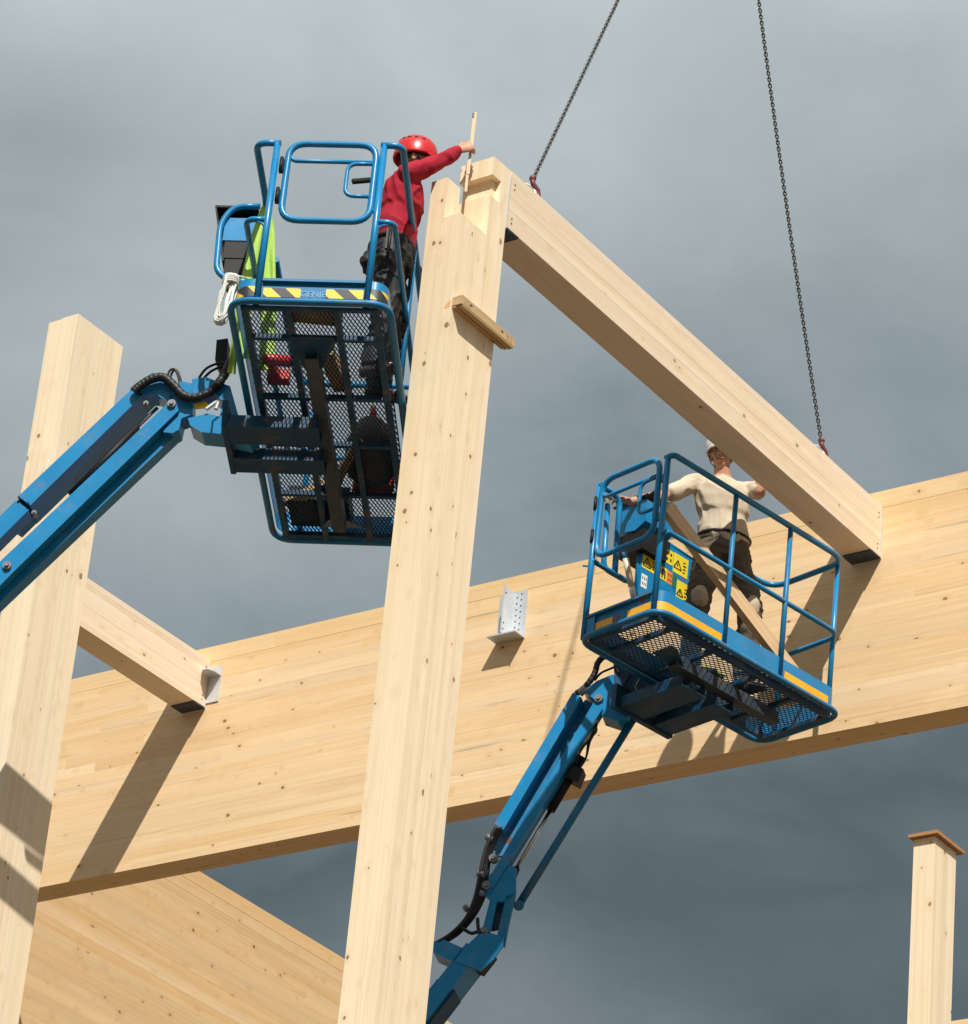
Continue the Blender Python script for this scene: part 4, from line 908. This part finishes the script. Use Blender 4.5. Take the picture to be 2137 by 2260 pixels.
def torso(mb, pel, chest, neck, f, s, infl=0.0, top=True):
    up = (Vector(chest)-Vector(pel)).normalized(); pel = Vector(pel); chest = Vector(chest); neck = Vector(neck); i = infl
    fs = (f-up*f.dot(up)).normalized()
    r = [(pel-up*0.09, s*(0.10+i), fs*(0.085+i)), (pel-up*0.02, s*(0.165+i), fs*(0.115+i)), (pel+up*0.08, s*(0.155+i), fs*(0.11+i)), (pel+up*0.17, s*(0.142+i), fs*(0.102+i)),
         (pel.lerp(chest, 0.72), s*(0.158+i), fs*(0.115+i)), (chest, s*(0.172+i), fs*(0.118+i)), (chest+up*0.09, s*(0.175+i), fs*(0.100+i)), (chest+up*0.145, s*(0.12+i), fs*(0.08+i)), (neck, s*(0.058+i*0.6), fs*(0.058+i*0.6))]
    mb.loft(r, 22)
def head_volume(mb, c, f, s, u):
    """skull, jaw, nose, brow, lips, ears"""
    Rm = Matrix((s, f, u)).transposed()
    mb.ball(c+u*0.025-f*0.008, 0.076, 0.097, 0.092, Rm); mb.ball(c-u*0.045+f*0.020, 0.060, 0.070, 0.070, Rm)
    mb.ball(c-u*0.092+f*0.052, 0.030, 0.026, 0.022, Rm)                                # chin
    mb.capsule(c+u*0.022+f*0.088, c-u*0.022+f*0.108, 0.0085, 0.013)                      # nose
    mb.ball(c-u*0.026+f*0.100, 0.019, 0.012, 0.010, Rm)
    mb.capsule(c+u*0.034+f*0.083+s*0.034, c+u*0.034+f*0.083-s*0.034, 0.012)              # brow
    mb.capsule(c-u*0.058+f*0.088+s*0.018, c-u*0.058+f*0.088-s*0.018, 0.0085); mb.capsule(c-u*0.070+f*0.084+s*0.014, c-u*0.070+f*0.084-s*0.014, 0.0085)
    for q in (-1, 1):
        mb.ball(c+s*(q*0.077)-u*0.008-f*0.012, 0.012, 0.020, 0.032, Rm)
        mb.ball(c+s*(q*0.045)-u*0.012+f*0.060, 0.026, 0.024, 0.022, Rm)                  # cheek
def face_details(c, f, s, u, person, lip=(0.42, 0.16, 0.13)):
    Rm = Matrix((s, f, u)).transposed()
    for q in (-1, 1):
        mb = MB(); mb.ball(c+s*(q*0.031)+u*0.010+f*0.0865, 0.0125, 0.008, 0.008, Rm, 10, 8); e = mb.build('eye', EYE, person)
        mb = MB(); mb.ball(c+s*(q*0.031)+u*0.010+f*0.0935, 0.0055, 0.0025, 0.0055, Rm, 8, 6); mb.build('iris', INK, e)
        mb = MB(); mb.capsule(c+s*(q*0.016)+u*0.036+f*0.0955, c+s*(q*0.046)+u*0.034+f*0.0885, 0.0055, 0.004, 8); mb.build('eyebrow', HAIR, person)
    mb = MB(); mb.capsule(c-u*0.064+f*0.0930+s*0.020, c-u*0.064+f*0.0930-s*0.020, 0.0052, 0.0052, 8); mb.build('mouth', LIPS, person)
EYE = plain('eyeball', (0.38, 0.36, 0.34), 0.3)
LIPS = plain('lips', (0.17, 0.05, 0.045), 0.5)
def helmet(c, f, s, u, mat, person, label, vents=True):
    """climbing style safety helmet: domed shell with rim, peak, vent slots and chin strap"""
    t = thing('safety_helmet', c, label, 'helmet', 'safety helmets'); mb = MB(); rings = []
    prof = [(-0.055, 0.112, 0.134), (-0.045, 0.114, 0.137), (-0.01, 0.114, 0.136), (0.03, 0.110, 0.131), (0.065, 0.098, 0.118), (0.095, 0.078, 0.094), (0.116, 0.050, 0.062), (0.125, 0.022, 0.028)]
    for z, a, b in prof: rings.append((c+u*z+f*0.0, s*a, f*b))
    inner = [(c+u*(-0.055), s*0.104, f*0.126)]
    seg = 28; vs = []; fs = []
    for cc, ax, ay in [(c+u*0.09, s*0.06, f*0.075), (c+u*0.0, s*0.103, f*0.125)]+inner+rings:
        for k in range(seg):
            a = 2*math.pi*k/seg; lift = 0.012*max(0, math.sin(a)) if cc.dot(u) < (c-u*0.03).dot(u) else 0
            vs.append(cc+ax*math.cos(a)+ay*math.sin(a)+u*lift)
    n = len(rings)+3
    for i in range(n-1):
        for k in range(seg): fs.append((i*seg+k, i*seg+(k+1) % seg, (i+1)*seg+(k+1) % seg, (i+1)*seg+k))
    fs += [tuple((n-1)*seg+k for k in range(seg)), tuple(range(seg-1, -1, -1))]
    mb.add(vs, fs, True); mb.build('shell', mat, t)
    mb = MB(); vs = []; fs = []
    for k in range(11):
        a = R(35+110*k/10); d = s*math.cos(a)*0.115+f*math.sin(a)*0.137
        o = d*(1.0+0.13*math.sin(math.pi*k/10))
        vs += [c+d-u*0.046+u*0.012*math.sin(a), c+o-u*0.056+u*0.012*math.sin(a), c+o-u*0.060+u*0.012*math.sin(a), c+d-u*0.054+u*0.012*math.sin(a)]
    for k in range(10):
        a = 4*k; fs += [(a+j, a+(j+1) % 4, a+4+(j+1) % 4, a+4+j) for j in range(4)]
    mb.add(vs, fs, True); mb.build('peak', mat, t)
    for q in (-1, 1):
        for k in range(5):
            a = R(18-k*22); z = 0.058+0.003*k; d = s*(q*math.cos(a)*(0.101-0.0014*k))+f*math.sin(a)*(0.1215-0.0017*k)
            nrm = (s*(q*math.cos(a))+f*math.sin(a)*0.8+u*0.55).normalized(); tng = nrm.cross(u).normalized()
            mb = MB(); mb.box((0, 0, 0), (0.022, 0.013, 0.006)); up2 = nrm.cross(tng); Rm = Matrix((tng, up2, nrm)).transposed()
            mb.v = [Rm @ v+c+u*z+d*0.985 for v in mb.v]; mb.build('vent', INK, t)
    mb = MB(); pts = [c+s*0.09-u*0.05, c+s*0.085-u*0.11+f*0.02, c+s*0.045-u*0.165+f*0.045, c-u*0.178+f*0.055, c-s*0.045-u*0.165+f*0.045, c-s*0.085-u*0.11+f*0.02, c-s*0.09-u*0.05]
    mb.tube(fil(pts, 0.03, 3), 0.003, 6); mb.build('chin_strap', INK, t)
    return t
def boot(mb, ankle, toe_dir, floor_z_vec):
    a = Vector(ankle); d = Vector(toe_dir).normalized(); u = Vector(floor_z_vec)
    s = d.cross(u).normalized()
    b = a-u*0.085
    mb.capsule(a+u*0.09, a-u*0.03, 0.056, 0.052); mb.loft([(b-d*0.075+u*0.02, s*0.036, u*0.030), (b-d*0.03+u*0.032, s*0.042, u*0.042), (b+d*0.06+u*0.03, s*0.046, u*0.040), (b+d*0.14+u*0.018, s*0.048, u*0.028), (b+d*0.185+u*0.010, s*0.034, u*0.018)], 14)

# ------------------------------------------------------------------ worker in red (upper left basket), facing the column
T1 = M1.to_3x3()
def P1(x, y, z): return M1 @ Vector((x, y, z))
def V1(x, y, z): return (T1 @ Vector((x, y, z))).normalized()
per = thing('person', P1(0.76, 0.86, 0.01), 'person in red long sleeve shirt and red helmet reaching out over the column', 'person', 'workers in the baskets')
f1, s1, u1 = V1(1, 0.10, 0.0), V1(0.10, -1, 0), V1(0, 0, 1)          # faces +x, right side towards the camera
pelvis, chest, neck = P1(0.775, 0.86, 0.98), P1(0.80, 0.85, 1.36), P1(0.835, 0.85, 1.555)
shR, shL = P1(0.840, 0.680, 1.450), P1(0.84, 1.03, 1.45)
elR, wrR = P1(0.998, 0.785, 1.622), P1(1.112, 0.875, 1.805)
elL, wrL = P1(0.72, 1.17, 1.25), P1(0.88, 1.30, 1.20)
hipR, hipL = P1(0.775, 0.765, 0.94), P1(0.775, 0.955, 0.94)
knR, knL = P1(0.80, 0.75, 0.50), P1(0.81, 0.97, 0.50)
anR, anL = P1(0.755, 0.74, 0.10), P1(0.765, 0.98, 0.10)
hc = P1(0.865, 0.845, 1.675); hf, hs, hu = V1(1, 0.12, -0.05), V1(0.12, -1, 0), V1(0.05, 0, 1)
mb = MB(); torso(mb, pelvis, chest, neck, f1, s1)
mb.capsule(neck-u1*0.03, hc-u1*0.04, 0.058, 0.056); head_volume(mb, hc, hf, hs, hu)
for a, b, c_ in ((shR, elR, wrR), (shL, elL, wrL)): mb.capsule(a, b, 0.052, 0.040); mb.capsule(b, c_, 0.040, 0.027)
for a, b, c_ in ((hipR, knR, anR), (hipL, knL, anL)): mb.capsule(a, b, 0.080, 0.055); mb.capsule(b, c_, 0.055, 0.040)
hand(mb, wrR, V1(0.80, 0.05, 0.45), V1(0.0, 1, 0.0), 1.25, 1.0, True)
hand(mb, wrL, V1(0.5, 0.85, -0.1), V1(0.1, 0.0, -1), 0.9, 1.0, False)
for a, d in ((anR, V1(1, -0.25, 0)), (anL, V1(1, 0.15, 0))): mb.capsule(a-u1*0.05, a-u1*0.05+d*0.12, 0.035, 0.03)
body = solid(mb, 'body', 0.0058, SKIN, per, 3)
mb = MB(); torso(mb, pelvis+u1*0.10, chest, neck-u1*0.025, f1, s1, 0.022)
mb.loft([(pelvis-u1*0.03, s1*0.178, f1*0.135), (pelvis+u1*0.10, s1*0.178, f1*0.132), (pelvis+u1*0.2, s1*0.170, f1*0.128)], 22)
for a, b, c_ in ((shR, elR, wrR), (shL, elL, wrL)): mb.capsule(a, b, 0.064, 0.054); mb.capsule(b, b.lerp(c_, 0.95), 0.054, 0.040)
mb.capsule(shR, chest+u1*0.06, 0.064, 0.085); mb.capsule(shL, chest+u1*0.06, 0.064, 0.085)
solid(mb, 'shirt', 0.0085, RED, per, 4, 0.012, 7.5, (1.2, 1, 0.95), 1.0)
mb = MB(); mb.loft([(pelvis+u1*0.06, s1*0.168, f1*0.125), (pelvis-u1*0.02, s1*0.182, f1*0.135), (pelvis-u1*0.12, s1*0.165, f1*0.13)], 22)
for a, b, c_ in ((hipR, knR, anR), (hipL, knL, anL)): mb.capsule(a, b, 0.100, 0.080); mb.capsule(b, c_, 0.080, 0.072)
mb.ball(hipR+s1*0.085-u1*0.12, 0.05, 0.075, 0.10); mb.ball(hipR+s1*0.08-u1*0.02+f1*0.06, 0.045, 0.05, 0.07); mb.ball(pelvis-f1*0.12-u1*0.08, 0.05, 0.07, 0.08)
solid(mb, 'trousers', 0.009, TROUB, per, 3, 0.016, 9.0, (1, 1, 1.8), 5.0)
mb = MB(); pts = [pelvis+u1*0.030+s1*math.cos(a)*0.176+f1*math.sin(a)*0.128 for a in [2*math.pi*k/24 for k in range(24)]]
for k in range(24):
    pass
mb.tube(pts, 0.020, 6, True); mb.build('tool_belt', LEATHER, per)
mb = MB(); mb.bar(hipR+s1*0.135+u1*0.06, hipR+s1*0.15-u1*0.10, 0.045, 0.012); mb.tube([hipR+s1*0.15+u1*0.08, hipR+s1*0.155-u1*0.16], 0.011, 8); mb.build('belt_tool', BLACK, per)
for a, d, nm in ((anR, V1(1, -0.25, 0), 0), (anL, V1(1, 0.15, 0), 1)):
    mb = MB(); boot(mb, a, d, u1); solid(mb, 'boot', 0.008, BOOT, per, 3)
face_details(hc, hf, hs, hu, per)
mb = MB(); Rm = Matrix((hs, hf, hu)).transposed(); mb.ball(hc-hu*0.005-hf*0.022, 0.0805, 0.082, 0.075, Rm, 18, 12); mb.build('hair', HAIR, per)
mb = MB()
for q in (-1, 1): mb.loft([(hc+hs*(q*0.012)+hu*0.010+hf*0.104, hs*0.004, hu*0.012), (hc+hs*(q*0.035)+hu*0.012+hf*0.102, hs*0.004, hu*0.022), (hc+hs*(q*0.062)+hu*0.012+hf*0.082, hf*0.006, hu*0.018)], 10); mb.tube([hc+hs*(q*0.062)+hu*0.016+hf*0.082, hc+hs*(q*0.084)+hu*0.010-hf*0.005], 0.004, 6)
mb.build('glasses', LENS, per)
helmet(hc+hu*0.062-hf*0.008, hf, hs, hu, HELR, per, 'glossy red safety helmet on the person reaching over the column')
# folding rule held up against the column
fist = wrR+V1(0.80, 0.05, 0.45)*0.088+V1(0, 1, 0)*0.024
rb = on(za(1533, 528), 1, fist.y); rt = on(za(1578, 72), 1, fist.y)
ru = (rt-rb).normalized(); rs = RT
t = thing('folding_rule', rb, 'pale wooden folding rule held upright at the column head', 'ruler')
for k, (a, b, o) in enumerate(((0.0, 0.40, 0.0), (0.22, 1.0, 0.0065), (0.55, 1.0, 0.013))):
    mb = MB(); mb.bar(rb.lerp(rt, a)+RT*(0.004*k)-FW*o*0.5, rb.lerp(rt, b)+RT*(0.006*k)-FW*o*0.5, 0.017, 0.0035, FW); mb.build('rule_leaf', wood('rule_wood_%d' % k, 2, (0.72, 0.56, 0.36), (0.66, 0.50, 0.31), (0.5, 0.34, 0.18), knot=0.0), t)
mb = MB(); mb.bar(rb.lerp(rt, 0.935)-FW*0.0095, rb.lerp(rt, 0.995)-FW*0.0095, 0.012, 0.003, FW); mb.build('rule_tip', STEEL_R, t)

# ------------------------------------------------------------------ worker in beige (right basket), facing the camera
T2 = M2.to_3x3()
def P2(x, y, z):
    v = (M2 @ Vector((x, y, z)))*1.010
    return v-(T2 @ Vector((0, 0, 1)))*(0.110*(1.0 if z < 0.2 else 0.5 if z < 0.7 else 0.0))
def V2(x, y, z): return (T2 @ Vector((x, y, z))).normalized()
per = thing('person', P2(0.42, 0.86, 0.01), 'person in beige T shirt and white helmet standing under the hoisted joist', 'person', 'workers in the baskets')
f2, s2, u2 = V2(0.80, -0.60, 0), V2(-0.60, -0.80, 0), V2(0, 0, 1)     # person's right is the picture's left
pelvis, chest, neck = P2(0.415, 0.835, 0.93), P2(0.405, 0.80, 1.255), P2(0.405, 0.785, 1.455)
shR, shL = P2(0.30, 0.635, 1.375), P2(0.50, 0.95, 1.405)
elR, wrR = P2(0.255, 0.385, 1.155), P2(0.185, 0.165, 1.035)
elL, wrL = M2 @ loc(M2, (1676, 1085), 0, 0.46), M2 @ loc(M2, (1690, 1020), 0, 0.50)
hipR, hipL = P2(0.365, 0.77, 0.89), P2(0.46, 0.905, 0.89)
knR, knL = P2(0.40, 0.66, 0.50), P2(0.56, 0.99, 0.53)
anR, anL = P2(0.32, 0.70, 0.10), P2(0.48, 1.07, 0.10)
hc = P2(0.415, 0.750, 1.602); hf, hs, hu = V2(0.54, -0.82, -0.14), V2(-0.82, -0.54, -0.06), V2(0.03, -0.16, 1)
mb = MB(); torso(mb, pelvis, chest, neck, f2, s2)
mb.capsule(neck-u2*0.03, hc-u2*0.04, 0.059, 0.057); head_volume(mb, hc, hf, hs, hu)
for a, b, c_ in ((shR, elR, wrR), (shL, elL, wrL)): mb.capsule(a, b, 0.053, 0.041); mb.capsule(b, b.lerp(c_, 0.35), 0.041, 0.044); mb.capsule(b.lerp(c_, 0.35), c_, 0.044, 0.027)
for a, b, c_ in ((hipR, knR, anR), (hipL, knL, anL)): mb.capsule(a, b, 0.080, 0.055); mb.capsule(b, c_, 0.055, 0.040)
hand(mb, wrR, V2(-0.25, -0.95, -0.10), V2(0.1, 0.0, -1), 0.42, 1.0, True)
hand(mb, wrL, V2(0.2, -0.1, 0.9), V2(0.9, 0.1, 0.0), 0.15, 1.0, False)
for a, d in ((anR, V2(0.7, -0.7, 0)), (anL, V2(0.9, 0.1, 0))): mb.capsule(a-u2*0.05, a-u2*0.05+d*0.12, 0.035, 0.03)
solid(mb, 'body', 0.0058, SKIN, per, 3)
mb = MB(); torso(mb, pelvis+u2*0.06, chest, neck-u2*0.03, f2, s2, 0.024)
for a, b in ((shR, elR), (shL, elL)): mb.capsule(a, a.lerp(b, 0.72), 0.064, 0.066)
mb.capsule(shR, chest+u2*0.06, 0.064, 0.085); mb.capsule(shL, chest+u2*0.06, 0.064, 0.085)
solid(mb, 'shirt', 0.0085, BEIGE, per, 4, 0.012, 6.5, (1.35, 1.0, 0.85), 2.0)
mb = MB(); mb.loft([(pelvis+u2*0.07, s2*0.168, f2*0.124), (pelvis-u2*0.02, s2*0.184, f2*0.136), (pelvis-u2*0.12, s2*0.165, f2*0.13)], 22)
for a, b, c_ in ((hipR, knR, anR), (hipL, knL, anL)): mb.capsule(a, b, 0.105, 0.085); mb.capsule(b, c_, 0.085, 0.075)
mb.ball(hipL-s2*0.075-u2*0.20, 0.05, 0.06, 0.10); mb.ball(hipR+s2*0.075-u2*0.20, 0.05, 0.06, 0.10)
solid(mb, 'trousers', 0.009, TROUK, per, 3, 0.015, 9.0, (1, 1, 1.6), 7.0)
for k_, sg in ((knR, 0), (knL, 1)):
    mb = MB(); mb.ball(k_+f2*0.052, 0.060, 0.060, 0.085); solid(mb, 'knee_pad', 0.009, PAD, per, 2, 0.006, 14.0)
mb = MB(); pts = [pelvis+u2*0.055+s2*math.cos(a)*0.177+f2*math.sin(a)*0.133 for a in [2*math.pi*k/24 for k in range(24)]]
mb.tube(pts, 0.018, 6, True); mb.build('belt', LEATHER, per)
for a, d in ((anR, V2(0.7, -0.7, 0)), (anL, V2(0.9, 0.1, 0))):
    mb = MB(); boot(mb, a, d, u2); solid(mb, 'boot', 0.008, BOOT, per, 3)
face_details(hc, hf, hs, hu, per)
mb = MB(); Rm = Matrix((hs, hf, hu)).transposed(); mb.ball(hc+hu*0.012-hf*0.022, 0.0795, 0.082, 0.080, Rm, 18, 12); mb.build('hair', HAIR, per)
mb = MB(); c_ = elR.lerp(wrR, 0.74); d_ = (wrR-elR).normalized(); mb.tube([c_-d_*0.018, c_+d_*0.018], 0.036, 12); mb.build('wristwatch', LEATHER, per)
helmet(hc+hu*0.062-hf*0.006, hf, hs, hu, HELW, per, 'white safety helmet partly hidden behind the hoisted joist')
